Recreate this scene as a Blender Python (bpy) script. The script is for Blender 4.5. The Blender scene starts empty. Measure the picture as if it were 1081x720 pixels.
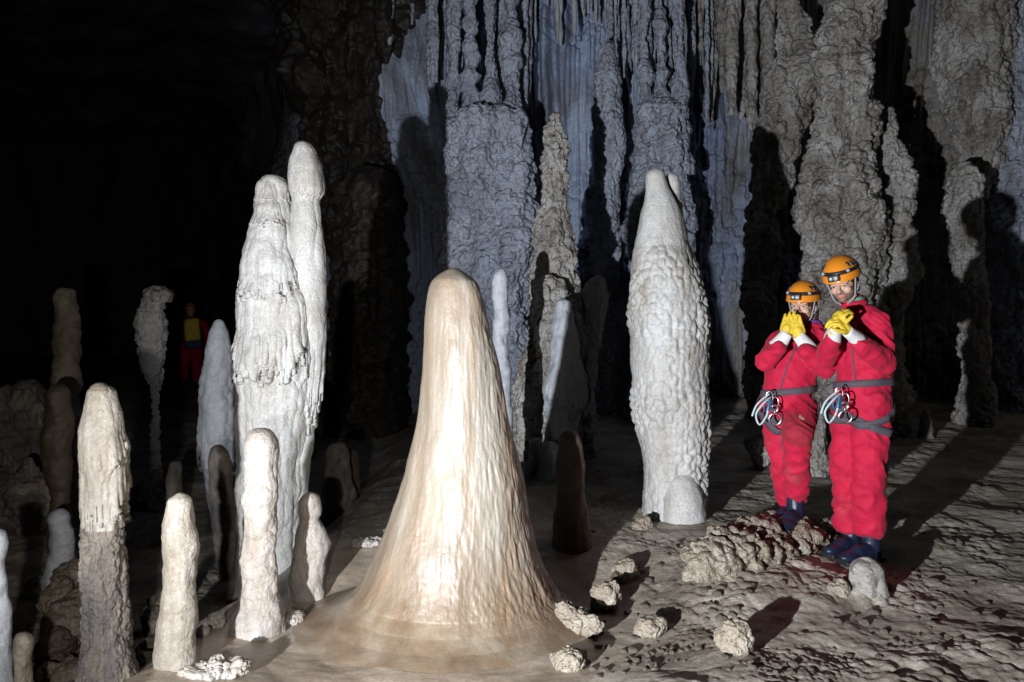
import bpy, bmesh, math, random
import numpy as np
from mathutils import Vector, Matrix
from mathutils.bvhtree import BVHTree

S = bpy.context.scene
C = S.collection
rad = math.radians

# ---------------------------------------------------------------- camera
F, CX, HY, EYE = 800.0, 540.5, 330.0, 1.5      # focal length in photo pixels, centre column, horizon row, eye height
cam_d = bpy.data.cameras.new('camera')
cam = bpy.data.objects.new('camera', cam_d); C.objects.link(cam)
cam_d.sensor_width = 36.0; cam_d.lens = 36.0 * F / 1081.0
cam_d.shift_y = -(360.0 - HY) / 1081.0
cam_d.clip_start = 0.05; cam_d.clip_end = 200.0
cam.location = (0, 0, EYE); cam.rotation_euler = (rad(90), 0, 0)
S.camera = cam

# ---------------------------------------------------------------- dark cave: no sky, only a trace of ambient light
W = bpy.data.worlds.new('World'); S.world = W; W.use_nodes = True
W.node_tree.nodes['Background'].inputs[0].default_value = (0.25, 0.35, 0.6, 1)
W.node_tree.nodes['Background'].inputs[1].default_value = 0.0005

# ---------------------------------------------------------------- the lamps the cavers light the picture with
def spot(name, loc, target, power, angle, blend, col, radius=0.03):
    l = bpy.data.lights.new(name, 'SPOT'); l.energy = power; l.spot_size = rad(angle); l.spot_blend = blend
    l.color = col; l.shadow_soft_size = radius
    o = bpy.data.objects.new(name, l); C.objects.link(o); o.location = loc
    o.rotation_euler = (Vector(target) - Vector(loc)).to_track_quat('-Z', 'Y').to_euler()
    return o
spot('main_caving_lamp', (-1.7, 0.0, 0.80), (3.7, 9.0, 2.7), 1900, 100, 0.9, (0.93, 0.96, 1.0))
spot('camera_lamp', (-0.38, 0.05, 1.22), (-2.7, 6.0, 1.15), 260, 66, 1.0, (1.0, 0.95, 0.88))
S.view_settings.view_transform = 'Standard'; S.view_settings.look = 'None'
S.view_settings.exposure = 0.0; S.view_settings.gamma = 1.0
S.cycles.max_bounces = 5; S.cycles.diffuse_bounces = 1; S.cycles.glossy_bounces = 2

# ---------------------------------------------------------------- helpers
def P(px, py, d):
    return np.array([(px - CX) / F * d, d, EYE - (py - HY) / F * d])

def _hash(ix, iy, iz, seed):
    with np.errstate(over='ignore'):
        h = (ix.astype(np.uint32) * np.uint32(374761393) + iy.astype(np.uint32) * np.uint32(668265263)
             + iz.astype(np.uint32) * np.uint32(2147483647) + np.uint32((seed * 1274126177) & 0xffffffff))
        h = (h ^ (h >> np.uint32(13))) * np.uint32(1274126177)
        h = (h ^ (h >> np.uint32(16))) * np.uint32(2246822519)
        h ^= h >> np.uint32(13)
    return h
def noise(p, seed=0):                       # gradient noise, about -1..1
    p = np.asarray(p, dtype=np.float64)
    f0 = np.floor(p); i = f0.astype(np.int64); f = p - f0
    u = f * f * f * (f * (f * 6 - 15) + 10)
    out = 0
    for dx in (0, 1):
        wx = u[:, 0] if dx else 1 - u[:, 0]
        for dy in (0, 1):
            wy = u[:, 1] if dy else 1 - u[:, 1]
            for dz in (0, 1):
                wz = u[:, 2] if dz else 1 - u[:, 2]
                h = _hash(i[:, 0] + dx, i[:, 1] + dy, i[:, 2] + dz, seed)
                gx = (h & np.uint32(1023)) / 511.5 - 1; gy = ((h >> np.uint32(10)) & np.uint32(1023)) / 511.5 - 1
                gz = ((h >> np.uint32(20)) & np.uint32(1023)) / 511.5 - 1
                out = out + wx * wy * wz * (gx * (f[:, 0] - dx) + gy * (f[:, 1] - dy) + gz * (f[:, 2] - dz))
    return out * 1.2
def fbm(p, octv=4, seed=0, gain=0.5):
    a, s, o = 1.0, 0, 1.0
    for k in range(octv):
        s = s + a * noise(p * o + 17.3 * k, seed + k); a *= gain; o *= 2.03
    return s
def worley(p, seed=0):                      # distance to the nearest of scattered points (~0..1.1)
    q = p - 0.5; b = np.floor(q).astype(np.int64); best = np.full(len(p), 9.0)
    for dx in (0, 1):
        for dy in (0, 1):
            for dz in (0, 1):
                ix, iy, iz = b[:, 0] + dx, b[:, 1] + dy, b[:, 2] + dz
                h = _hash(ix, iy, iz, seed)
                fx = ix + 0.15 + 0.7 * (h & np.uint32(1023)) / 1023.0 - p[:, 0]
                fy = iy + 0.15 + 0.7 * ((h >> np.uint32(10)) & np.uint32(1023)) / 1023.0 - p[:, 1]
                fz = iz + 0.15 + 0.7 * ((h >> np.uint32(20)) & np.uint32(1023)) / 1023.0 - p[:, 2]
                best = np.minimum(best, fx * fx + fy * fy + fz * fz)
    return np.sqrt(best)
def knobs(p, seed=0):                       # rounded knobs with sharp creases, 0..1
    return np.sqrt(np.clip(1 - (worley(p, seed) / 0.95) ** 2, 0, 1))
def lumps_(p, seed=0):                     # deeper, separate cauliflower lumps, 0..1
    return np.clip(1 - (worley(p, seed) / 0.72) ** 2, 0, 1) ** 0.62
def sst(a, b, x):
    t = np.clip((x - a) / (b - a), 0, 1); return t * t * (3 - 2 * t)
def V3(*k): return np.array(k, dtype=float)

def grid_normals(G, wrap):
    du = np.roll(G, -1, 1) - np.roll(G, 1, 1) if wrap else np.gradient(G, axis=1)
    dv = np.gradient(G, axis=0)
    n = np.cross(du, dv); l = np.linalg.norm(n, axis=2, keepdims=True); l[l < 1e-12] = 1
    return n / l
def grid_mesh(name, G, wrap, cap_top=False, cap_bot=False, smooth=True):
    nv, nu = G.shape[:2]
    idx = np.arange(nv * nu).reshape(nv, nu)
    a = idx[:-1] if wrap else idx[:-1, :-1]
    b = np.roll(idx, -1, 1)[:-1] if wrap else idx[:-1, 1:]
    c = np.roll(idx, -1, 1)[1:] if wrap else idx[1:, 1:]
    d = idx[1:] if wrap else idx[1:, :-1]
    faces = np.stack([a, b, c, d], -1).reshape(-1, 4)
    verts = G.reshape(-1, 3)
    tri = []
    if cap_top:
        verts = np.vstack([verts, G[-1].mean(0)]); k = len(verts) - 1
        r = idx[-1]; tri.append(np.stack([r, np.roll(r, -1), np.full(nu, k)], -1))
    if cap_bot:
        verts = np.vstack([verts, G[0].mean(0)]); k = len(verts) - 1
        r = idx[0]; tri.append(np.stack([np.roll(r, -1), r, np.full(nu, k)], -1))
    me = bpy.data.meshes.new(name)
    nt = sum(len(t) for t in tri)
    me.vertices.add(len(verts)); me.vertices.foreach_set('co', verts.astype(np.float32).ravel())
    loops = np.concatenate([faces.ravel()] + [t.ravel() for t in tri]) if nt else faces.ravel()
    me.loops.add(len(loops)); me.loops.foreach_set('vertex_index', loops.astype(np.int32))
    me.polygons.add(len(faces) + nt)
    starts = np.concatenate([np.arange(len(faces)) * 4, len(faces) * 4 + np.arange(nt) * 3])
    me.polygons.foreach_set('loop_start', starts.astype(np.int32))
    me.polygons.foreach_set('use_smooth', np.ones(len(faces) + nt, dtype=bool) if smooth else np.zeros(len(faces) + nt, dtype=bool))
    me.update(calc_edges=True); me.validate()
    return me
def link(name, me, mat, parent=None, loc=None):
    o = bpy.data.objects.new(name, me); C.objects.link(o)
    if mat: me.materials.append(mat)
    if loc is not None: o.location = loc
    if parent: o.parent = parent
    return o
def tag(o, label=None, cat=None, group=None, kind=None):
    if label: o['label'] = label
    if cat: o['category'] = cat
    if group: o['group'] = group
    if kind: o['kind'] = kind
    return o
def empty(name, loc):
    o = bpy.data.objects.new(name, None); C.objects.link(o); o.location = loc; o.empty_display_size = 0.1
    return o

# ---------------------------------------------------------------- materials
def mat_new(name):
    m = bpy.data.materials.new(name); m.use_nodes = True
    nt = m.node_tree; b = nt.nodes['Principled BSDF']
    return m, nt, b
def plain(name, col, rough=0.6, metal=0.0, var=0.12, scale=40, bump=0.0, spec=0.5, sheen=0):
    m, nt, b = mat_new(name); N = nt.nodes; L = nt.links
    tc = N.new('ShaderNodeTexCoord'); nz = N.new('ShaderNodeTexNoise'); nz.inputs['Scale'].default_value = scale
    nz.inputs['Detail'].default_value = 5; L.new(tc.outputs['Object'], nz.inputs['Vector'])
    r = N.new('ShaderNodeMix'); r.data_type = 'RGBA'
    r.inputs[6].default_value = (*[c * (1 - var) for c in col], 1); r.inputs[7].default_value = (*[min(1, c * (1 + var)) for c in col], 1)
    L.new(nz.outputs['Fac'], r.inputs[0]); L.new(r.outputs[2], b.inputs['Base Color'])
    b.inputs['Roughness'].default_value = rough; b.inputs['Metallic'].default_value = metal
    b.inputs['Specular IOR Level'].default_value = spec
    if sheen: b.inputs['Sheen Weight'].default_value = sheen
    if bump:
        bp = N.new('ShaderNodeBump'); bp.inputs['Strength'].default_value = bump; bp.inputs['Distance'].default_value = 0.01
        L.new(nz.outputs['Fac'], bp.inputs['Height']); L.new(bp.outputs[0], b.inputs['Normal'])
    return m
def calcite(name, cols, scale=2.5, vstretch=0.3, rough=(0.35, 0.7), bump=0.4, bscale=60, stain=None, stain_amt=0.5, bdist=0.009,
            speck=0.0, spec=0.5, grain=0.25, vor=0.0, vdist=0.02, coat=0.0, base=None):
    """cave stone: three tones in stretched noise, mineral stains, fine grain, uneven wetness"""
    m, nt, b = mat_new(name); N = nt.nodes; L = nt.links
    tc = N.new('ShaderNodeTexCoord'); mp = N.new('ShaderNodeMapping'); mp.inputs['Scale'].default_value = (1, 1, vstretch)
    L.new(tc.outputs['Object'], mp.inputs[0])
    def nz(sc, det, vec, rg=0.55, dist=0.0):
        n = N.new('ShaderNodeTexNoise'); n.inputs['Scale'].default_value = sc; n.inputs['Detail'].default_value = det
        n.inputs['Roughness'].default_value = rg; n.inputs['Distortion'].default_value = dist
        L.new(vec, n.inputs['Vector']); return n.outputs['Fac']
    n1 = nz(scale, 8, mp.outputs[0], 0.62, 0.4)
    ramp = N.new('ShaderNodeValToRGB'); L.new(n1, ramp.inputs[0])
    e = ramp.color_ramp.elements; e[0].position = 0.32; e[0].color = (*cols[0], 1); e[1].position = 0.68; e[1].color = (*cols[2], 1)
    k = e.new(0.5); k.color = (*cols[1], 1)
    col = ramp.outputs[0]
    if stain:
        n2 = nz(scale * 0.8, 6, mp.outputs[0], 0.65, 1.2)
        r2 = N.new('ShaderNodeMapRange'); r2.inputs[1].default_value = 0.5; r2.inputs[2].default_value = 0.66; r2.inputs[4].default_value = stain_amt
        L.new(n2, r2.inputs[0])
        mx = N.new('ShaderNodeMix'); mx.data_type = 'RGBA'; L.new(r2.outputs[0], mx.inputs[0]); L.new(col, mx.inputs[6]); mx.inputs[7].default_value = (*stain, 1)
        col = mx.outputs[2]
    g = nz(bscale * 1.3, 4, tc.outputs['Object'], 0.7)
    mr = N.new('ShaderNodeMapRange'); mr.inputs[1].default_value = 0.3; mr.inputs[2].default_value = 0.7
    mr.inputs[3].default_value = 1 - grain; mr.inputs[4].default_value = 1 + grain * 0.5; L.new(g, mr.inputs[0])
    mul = N.new('ShaderNodeMix'); mul.data_type = 'RGBA'; mul.blend_type = 'MULTIPLY'; mul.inputs[0].default_value = 1
    L.new(col, mul.inputs[6]); L.new(mr.outputs[0], mul.inputs[7])
    final = mul.outputs[2]
    if base:            # (height, colour): mud-stained foot of the formation
        sp = N.new('ShaderNodeSeparateXYZ'); L.new(tc.outputs['Object'], sp.inputs[0])
        wz = N.new('ShaderNodeMath'); wz.operation = 'MULTIPLY_ADD'; wz.inputs[1].default_value = -0.35; L.new(n1, wz.inputs[0]); L.new(sp.outputs[2], wz.inputs[2])
        mz = N.new('ShaderNodeMapRange'); mz.inputs[1].default_value = base[0] - 0.08; mz.inputs[2].default_value = base[0] - 0.34; L.new(wz.outputs[0], mz.inputs[0])
        mb = N.new('ShaderNodeMix'); mb.data_type = 'RGBA'; mb.blend_type = 'MULTIPLY'; L.new(mz.outputs[0], mb.inputs[0]); L.new(final, mb.inputs[6]); mb.inputs[7].default_value = (*base[1], 1); final = mb.outputs[2]
    L.new(final, b.inputs['Base Color'])
    if coat: b.inputs['Coat Weight'].default_value = coat; b.inputs['Coat Roughness'].default_value = 0.26
    rr = N.new('ShaderNodeMapRange'); rr.inputs[1].default_value = 0.35; rr.inputs[2].default_value = 0.65
    rr.inputs[3].default_value = rough[0]; rr.inputs[4].default_value = rough[1]
    L.new(nz(scale * 2.2, 5, mp.outputs[0]), rr.inputs[0]); L.new(rr.outputs[0], b.inputs['Roughness'])
    b.inputs['Specular IOR Level'].default_value = spec
    bp = N.new('ShaderNodeBump'); bp.inputs['Strength'].default_value = bump; bp.inputs['Distance'].default_value = bdist
    L.new(nz(bscale, 6, tc.outputs['Object'], 0.65), bp.inputs['Height']); L.new(bp.outputs[0], b.inputs['Normal'])
    if vor:
        v = N.new('ShaderNodeTexVoronoi'); v.inputs['Scale'].default_value = vor
        w = N.new('ShaderNodeVectorMath'); w.operation = 'ADD'
        wn = N.new('ShaderNodeTexNoise'); wn.inputs['Scale'].default_value = vor * 0.6; L.new(tc.outputs['Object'], wn.inputs['Vector'])
        ws = N.new('ShaderNodeVectorMath'); ws.operation = 'SCALE'; ws.inputs['Scale'].default_value = 0.35 / vor; L.new(wn.outputs['Color'], ws.inputs[0])
        L.new(tc.outputs['Object'], w.inputs[0]); L.new(ws.outputs[0], w.inputs[1]); L.new(w.outputs[0], v.inputs['Vector'])
        inv = N.new('ShaderNodeMath'); inv.operation = 'SUBTRACT'; inv.inputs[0].default_value = 1.0; L.new(v.outputs['Distance'], inv.inputs[1])
        b2 = N.new('ShaderNodeBump'); b2.inputs['Strength'].default_value = 1.0; b2.inputs['Distance'].default_value = vdist
        L.new(inv.outputs[0], b2.inputs['Height']); L.new(bp.outputs[0], b2.inputs['Normal']); L.new(b2.outputs[0], b.inputs['Normal'])
    return m
M = {}
M['cream'] = calcite('cream_flowstone', [(0.20, 0.145, 0.10), (0.30, 0.25, 0.195), (0.42, 0.39, 0.34)], 5.0, 0.07, (0.34, 0.6), 0.25, 70, (0.34, 0.235, 0.15), 0.65, grain=0.12, coat=0.25, base=(0.42, (0.82, 0.74, 0.65)))
M['white'] = calcite('white_calcite', [(0.46, 0.44, 0.41), (0.60, 0.59, 0.57), (0.72, 0.725, 0.73)], 4, 0.35, (0.28, 0.6), 0.9, 55, (0.38, 0.32, 0.25), 0.75, grain=0.25, coat=0.08, bdist=0.010)
M['pinkish'] = calcite('pinkish_white_calcite', [(0.31, 0.255, 0.21), (0.42, 0.385, 0.35), (0.50, 0.485, 0.47)], 5, 0.5, (0.25, 0.5), 0.9, 60, (0.55, 0.36, 0.24), 0.3, grain=0.1)
M['tan'] = calcite('tan_calcite', [(0.125, 0.09, 0.06), (0.215, 0.178, 0.135), (0.33, 0.30, 0.25)], 4, 0.4, (0.35, 0.7), 1.0, 50, (0.18, 0.12, 0.07), 0.5)
M['palecream'] = calcite('pale_cream_calcite', [(0.22, 0.185, 0.14), (0.34, 0.305, 0.26), (0.46, 0.44, 0.40)], 5, 0.4, (0.3, 0.65), 1.0, 50, (0.24, 0.17, 0.11), 0.5)
M['dark'] = calcite('dark_weathered_calcite', [(0.05, 0.048, 0.052), (0.16, 0.135, 0.115), (0.34, 0.29, 0.235)], 7, 0.4, (0.4, 0.8), 0.8, 70, (0.05, 0.06, 0.09), 0.6)
M['brownrock'] = calcite('brown_flowstone', [(0.07, 0.05, 0.035), (0.12, 0.085, 0.06), (0.18, 0.14, 0.11)], 3, 0.4, (0.4, 0.75), 0.6, 60, (0.08, 0.06, 0.05), 0.5)
M['bluegrey'] = calcite('bluish_grey_calcite', [(0.33, 0.36, 0.46), (0.52, 0.57, 0.70), (0.68, 0.74, 0.88)], 4, 0.3, (0.4, 0.75), 0.8, 30, (0.22, 0.19, 0.16), 0.5, bdist=0.02, vor=16, vdist=0.04)
M['bluewhite'] = calcite('bluish_white_calcite', [(0.42, 0.44, 0.50), (0.54, 0.57, 0.63), (0.66, 0.69, 0.76)], 4, 0.3, (0.35, 0.6), 0.6, 50, (0.32, 0.30, 0.28), 0.3)
M['popcorn'] = calcite('grey_cave_popcorn', [(0.30, 0.265, 0.23), (0.56, 0.53, 0.50), (0.82, 0.80, 0.78)], 3, 0.5, (0.5, 0.85), 1.0, 34, (0.17, 0.125, 0.09), 0.75, bdist=0.03, vor=13, vdist=0.05)
M['wall'] = calcite('pale_blue_cave_wall', [(0.34, 0.42, 0.62), (0.52, 0.63, 0.88), (0.68, 0.80, 0.98)], 0.7, 0.35, (0.5, 0.85), 1.0, 14, (0.20, 0.17, 0.15), 0.8, bdist=0.05)
M['ceil'] = calcite('cave_ceiling_rock', [(0.12, 0.12, 0.14), (0.20, 0.2, 0.24), (0.3, 0.3, 0.36)], 0.7, 1, (0.5, 0.85), 0.9, 10, (0.1, 0.1, 0.1), 0.5)
M['dim'] = calcite('dimmed_brown_rock', [(0.014, 0.010, 0.008), (0.027, 0.020, 0.015), (0.05, 0.037, 0.028)], 2, 0.4, (0.5, 0.8), 0.8, 20, (0.02, 0.016, 0.014), 0.5)  # weak light painted in: near-black albedo keeps these brown forms dim
M['rubble'] = calcite('pale_rubble_stone', [(0.26, 0.21, 0.155), (0.37, 0.315, 0.25), (0.48, 0.44, 0.37)], 9, 1, (0.5, 0.8), 0.9, 60, (0.20, 0.15, 0.10), 0.5, bdist=0.01, vor=60, vdist=0.008)

# floor: grey-brown mud and stone; the flowstone apron is cream where it spreads
def floor_mat():
    m, nt, b = mat_new('cave_floor_stone'); N = nt.nodes; L = nt.links
    tc = N.new('ShaderNodeTexCoord')
    def nz(sc, det, rg=0.6, dist=0.0, vec=None):
        n = N.new('ShaderNodeTexNoise'); n.inputs['Scale'].default_value = sc; n.inputs['Detail'].default_value = det
        n.inputs['Roughness'].default_value = rg; n.inputs['Distortion'].default_value = dist
        L.new(vec or tc.outputs['Object'], n.inputs['Vector']); return n.outputs['Fac']
    def ramp(f, cs, p0=0.35, p1=0.65):
        r = N.new('ShaderNodeValToRGB'); e = r.color_ramp.elements; e[0].position = p0; e[1].position = p1
        e[0].color = (*cs[0], 1); e[1].color = (*cs[-1], 1)
        if len(cs) == 3: k = e.new((p0 + p1) / 2); k.color = (*cs[1], 1)
        L.new(f, r.inputs[0]); return r.outputs[0]
    mud = ramp(nz(1.8, 9, 0.7, 0.6), [(0.22, 0.18, 0.14), (0.46, 0.40, 0.33), (0.72, 0.66, 0.57)])
    red = N.new('ShaderNodeMapRange'); red.inputs[1].default_value = 0.56; red.inputs[2].default_value = 0.68; red.inputs[4].default_value = 0.6; L.new(nz(1.1, 6, 0.6, 1.0), red.inputs[0])
    mx = N.new('ShaderNodeMix'); mx.data_type = 'RGBA'; L.new(red.outputs[0], mx.inputs[0]); L.new(mud, mx.inputs[6]); mx.inputs[7].default_value = (0.22, 0.165, 0.13, 1)
    mp = N.new('ShaderNodeMapping'); mp.inputs['Scale'].default_value = (1.0, 0.55, 1); mp.inputs['Rotation'].default_value = (0, 0, 0.5); L.new(tc.outputs['Object'], mp.inputs[0])
    flow = ramp(nz(2.4, 8, 0.6, 1.4, mp.outputs[0]), [(0.30, 0.23, 0.17), (0.43, 0.35, 0.275), (0.57, 0.50, 0.42)], 0.3, 0.7)
    at = N.new('ShaderNodeAttribute'); at.attribute_name = 'flow'
    ad = N.new('ShaderNodeMath'); ad.operation = 'ADD'; L.new(at.outputs['Fac'], ad.inputs[0])
    sb = N.new('ShaderNodeMath'); sb.operation = 'MULTIPLY_ADD'; sb.inputs[1].default_value = 1.2; sb.inputs[2].default_value = -0.6; L.new(nz(5, 6, 0.65), sb.inputs[0]); L.new(sb.outputs[0], ad.inputs[1])
    cl = N.new('ShaderNodeMapRange'); cl.inputs[1].default_value = 0.35; cl.inputs[2].default_value = 0.65; L.new(ad.outputs[0], cl.inputs[0])
    m2 = N.new('ShaderNodeMix'); m2.data_type = 'RGBA'; L.new(cl.outputs[0], m2.inputs[0]); L.new(mx.outputs[2], m2.inputs[6]); L.new(flow, m2.inputs[7])
    g = N.new('ShaderNodeMapRange'); g.inputs[1].default_value = 0.3; g.inputs[2].default_value = 0.7; g.inputs[3].default_value = 0.65; g.inputs[4].default_value = 1.3; L.new(nz(60, 6, 0.75), g.inputs[0])
    ml = N.new('ShaderNodeMix'); ml.data_type = 'RGBA'; ml.blend_type = 'MULTIPLY'; ml.inputs[0].default_value = 0.8; L.new(m2.outputs[2], ml.inputs[6]); L.new(g.outputs[0], ml.inputs[7])
    L.new(ml.outputs[2], b.inputs['Base Color'])
    rr = N.new('ShaderNodeMix'); L.new(cl.outputs[0], rr.inputs[0]); rr.inputs[2].default_value = 0.62; rr.inputs[3].default_value = 0.3
    L.new(rr.outputs[0], b.inputs['Roughness'])
    bp = N.new('ShaderNodeBump'); bp.inputs['Distance'].default_value = 0.03
    bs = N.new('ShaderNodeMix'); L.new(cl.outputs[0], bs.inputs[0]); bs.inputs[2].default_value = 0.75; bs.inputs[3].default_value = 0.18
    L.new(bs.outputs[0], bp.inputs['Strength'])
    L.new(nz(38, 8, 0.75), bp.inputs['Height']); L.new(bp.outputs[0], b.inputs['Normal'])
    return m
M['floor'] = floor_mat()

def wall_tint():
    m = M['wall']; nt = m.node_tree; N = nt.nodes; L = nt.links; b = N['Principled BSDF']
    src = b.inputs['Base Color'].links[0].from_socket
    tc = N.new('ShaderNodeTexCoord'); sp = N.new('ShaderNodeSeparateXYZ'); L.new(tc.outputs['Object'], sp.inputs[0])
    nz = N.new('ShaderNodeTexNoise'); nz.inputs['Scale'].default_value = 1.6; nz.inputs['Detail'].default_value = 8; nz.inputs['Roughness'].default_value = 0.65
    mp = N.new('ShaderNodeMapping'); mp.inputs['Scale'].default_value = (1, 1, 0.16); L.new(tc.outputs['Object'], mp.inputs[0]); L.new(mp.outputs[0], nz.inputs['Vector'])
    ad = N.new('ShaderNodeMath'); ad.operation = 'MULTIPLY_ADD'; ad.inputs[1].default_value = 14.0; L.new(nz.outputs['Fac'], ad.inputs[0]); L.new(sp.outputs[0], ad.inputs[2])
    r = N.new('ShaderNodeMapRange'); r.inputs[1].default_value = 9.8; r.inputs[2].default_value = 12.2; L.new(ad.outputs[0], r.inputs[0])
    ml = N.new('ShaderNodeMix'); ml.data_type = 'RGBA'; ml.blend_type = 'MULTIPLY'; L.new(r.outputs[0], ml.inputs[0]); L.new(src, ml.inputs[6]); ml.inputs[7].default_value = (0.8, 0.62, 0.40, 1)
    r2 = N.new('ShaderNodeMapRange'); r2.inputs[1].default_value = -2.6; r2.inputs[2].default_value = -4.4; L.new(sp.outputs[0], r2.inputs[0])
    m3 = N.new('ShaderNodeMix'); m3.data_type = 'RGBA'; m3.blend_type = 'MULTIPLY'; L.new(r2.outputs[0], m3.inputs[0]); L.new(ml.outputs[2], m3.inputs[6]); m3.inputs[7].default_value = (0.34, 0.27, 0.22, 1)  # left end of the wall darkened in colour, in place of light fall-off
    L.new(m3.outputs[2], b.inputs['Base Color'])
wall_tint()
# ---------------------------------------------------------------- floor
def floor_base(x, y):
    """large shape of the floor: level on the right, a flowstone apron in the middle, a drop to the left"""
    x = np.asarray(x, float); y = np.asarray(y, float)
    z = 0.0 * x
    edge = -1.42 - 0.13 * (3.6 - y) * sst(4.4, 3.0, y) + 0.30 * sst(3.9, 5.0, y)
    drop = sst(0.0, 0.75, edge - x) * sst(15, 8, y)
    z = z - 0.45 * drop
    far = sst(5.5, 9, y) * sst(0.6, -1.2, x)
    z = z - 0.15 * far * (1 - drop)
    e = np.sqrt(((x + 0.35) / 1.0) ** 2 + ((y - 3.95) / 1.15) ** 2)
    m = sst(1.5, 0.35, e)
    rc = np.hypot(x + 0.30, y - 4.0)
    z = z + np.interp(rc, [0, 0.5, 0.66, 0.78, 1.0, 1.2, 1.4, 1.65], [-0.1, -0.1, -0.09, -0.097, -0.086, -0.055, -0.018, 0]) * sst(4.9, 4.1, y)
    z = z + sst(6, 13, y) * sst(1, 5, x) * 0.25
    m = np.maximum(m, sst(1.3, 0.8, np.sqrt(((x + 0.75) / 0.95) ** 2 + ((y - 3.6) / 1.3) ** 2)))
    m = m * (1 - sst(0.3, 0.9, drop))
    return z, m
def floor_detail(x, y, m):
    p = np.stack([x, y, 0 * x], -1)
    rough = 1 - sst(0.05, 0.5, m)
    z = 0.05 * fbm(p * 0.7, 3, 5) * (0.35 + 0.65 * rough)
    z += rough * (0.019 * fbm(p * 3.1, 4, 9, 0.6))
    patch = sst(-0.05, 0.35, fbm(p * 1.1, 3, 31))
    z += rough * (0.019 * lumps_(p * 7.5 + 0.3 * noise(p * 3, 2)[:, None], 3) * patch + 0.010 * lumps_(p * 17, 4) * (0.3 + patch) + 0.008 * lumps_(p * 38, 6) * sst(-0.2, 0.3, noise(p * 2.3, 71)))
    # low terraces on the bare floor
    t = fbm(p * V3(0.5, 1.3, 1), 4, 77) * 4
    z += rough * 0.004 * (np.floor(t) + sst(0.7, 1.0, t - np.floor(t)))
    # creases running down the apron
    z += (1 - rough) * (0.010 * fbm(p * V3(2.5, 4, 1), 3, 12) + 0.002 * fbm(p * V3(9, 22, 1), 2, 14))
    return z
def build_floor():
    th = np.concatenate([np.linspace(-math.pi, -0.78, 60, endpoint=False), np.linspace(-0.78, 0.78, 900, endpoint=False), np.linspace(0.78, math.pi, 60, endpoint=False)])
    r = np.concatenate([np.geomspace(0.25, 2.1, 30, endpoint=False), np.geomspace(2.1, 13, 640, endpoint=False), np.geomspace(13, 45, 40)])
    T, R = np.meshgrid(th, r)
    x = (R * np.sin(T)).ravel(); y = (R * np.cos(T)).ravel()
    z, m = floor_base(x, y); z = z + floor_detail(x, y, m)
    G = np.stack([x, y, z], -1).reshape(R.shape + (3,))
    me = grid_mesh('cave_floor', G[:, ::-1], True, cap_bot=True)
    a = me.attributes.new('flow', 'FLOAT', 'POINT')
    mm = (m * 1.0).reshape(R.shape)[:, ::-1].ravel()
    a.data.foreach_set('value', np.concatenate([mm, [0]]).astype(np.float32))
    o = link('cave_floor', me, M['floor']); tag(o, kind='structure')
    return o
def gz(x, y):
    x = np.atleast_1d(np.asarray(x, float)); y = np.atleast_1d(np.asarray(y, float))
    z, m = floor_base(x, y); return float((z + floor_detail(x, y, m))[0])
build_floor()

# ---------------------------------------------------------------- cave wall and ceiling
def catmull(pts, n):
    pts = np.array(pts, float); m = len(pts); out = []
    for i in range(m):
        p0, p1, p2, p3 = pts[(i - 1) % m], pts[i], pts[(i + 1) % m], pts[(i + 2) % m]
        t = np.linspace(0, 1, n[i] if isinstance(n, (list, tuple)) else n, endpoint=False)[:, None]
        out.append(0.5 * ((2 * p1) + (-p0 + p2) * t + (2 * p0 - 5 * p1 + 4 * p2 - p3) * t * t + (-p0 + 3 * p1 - 3 * p2 + p3) * t ** 3))
    return np.vstack(out)
WALL = [(9.0, -4), (9.4, 3), (8.8, 8), (7.6, 10.6), (4, 12.0), (0.3, 12.2), (-2.4, 13.2), (-5, 16.5), (-8, 24), (-14, 30), (-24, 26), (-26, 10), (-20, -5), (-4, -9)]
WN = [20, 60, 150, 260, 260, 190, 90, 70, 60, 40, 20, 20, 20, 20]
def build_wall():
    c = catmull(WALL, WN)
    zs = np.concatenate([np.linspace(-1.2, 7.4, 430, endpoint=False), np.linspace(7.4, 11, 30)])
    nu = len(c); nv = len(zs)
    G = np.zeros((nv, nu, 3)); G[:, :, 0] = c[:, 0]; G[:, :, 1] = c[:, 1]; G[:, :, 2] = zs[:, None]
    N = grid_normals(G, True)
    cen = np.array([0, 8.0, 0]); inn = np.sign(((cen - G) * N * V3(1, 1, 0)).sum(2, keepdims=True)); N *= inn
    p = G.reshape(-1, 3)
    up = sst(2.5, 5.5, p[:, 2]); lo = 1 - up
    d = 0.55 * fbm(p * 0.28, 3, 41) + 0.16 * fbm(p * V3(1, 1, 0.5), 4, 42)
    # draperies: hanging flutes on the upper wall, narrow and pointed
    f = np.abs(noise(p * V3(3.2, 3.2, 0.22), 51)); d += up * 0.30 * (1 - sst(0, 0.4, f)) * sst(-0.4, 0.3, noise(p * V3(1, 1, 0.45), 52))
    f = np.abs(noise(p * V3(7, 7, 0.5), 53)); d += (0.35 + 0.65 * up) * 0.11 * (1 - sst(0, 0.35, f))
    f = np.abs(noise(p * V3(13, 13, 0.9), 58)); d += 0.04 * (1 - sst(0, 0.4, f))
    d += 0.03 * fbm(p * V3(6, 6, 3), 3, 55, 0.6)
    pm = sst(0.0, 0.3, fbm(p * 0.5, 2, 61) + 0.35 * lo)
    d += pm * (0.12 * lumps_(p * 4.5, 56) + 0.06 * lumps_(p * 11, 57))
    G = (p + N.reshape(-1, 3) * d[:, None]).reshape(G.shape)
    me = grid_mesh('cave_wall', G, True)
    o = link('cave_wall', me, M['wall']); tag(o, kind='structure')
build_wall()
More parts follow.
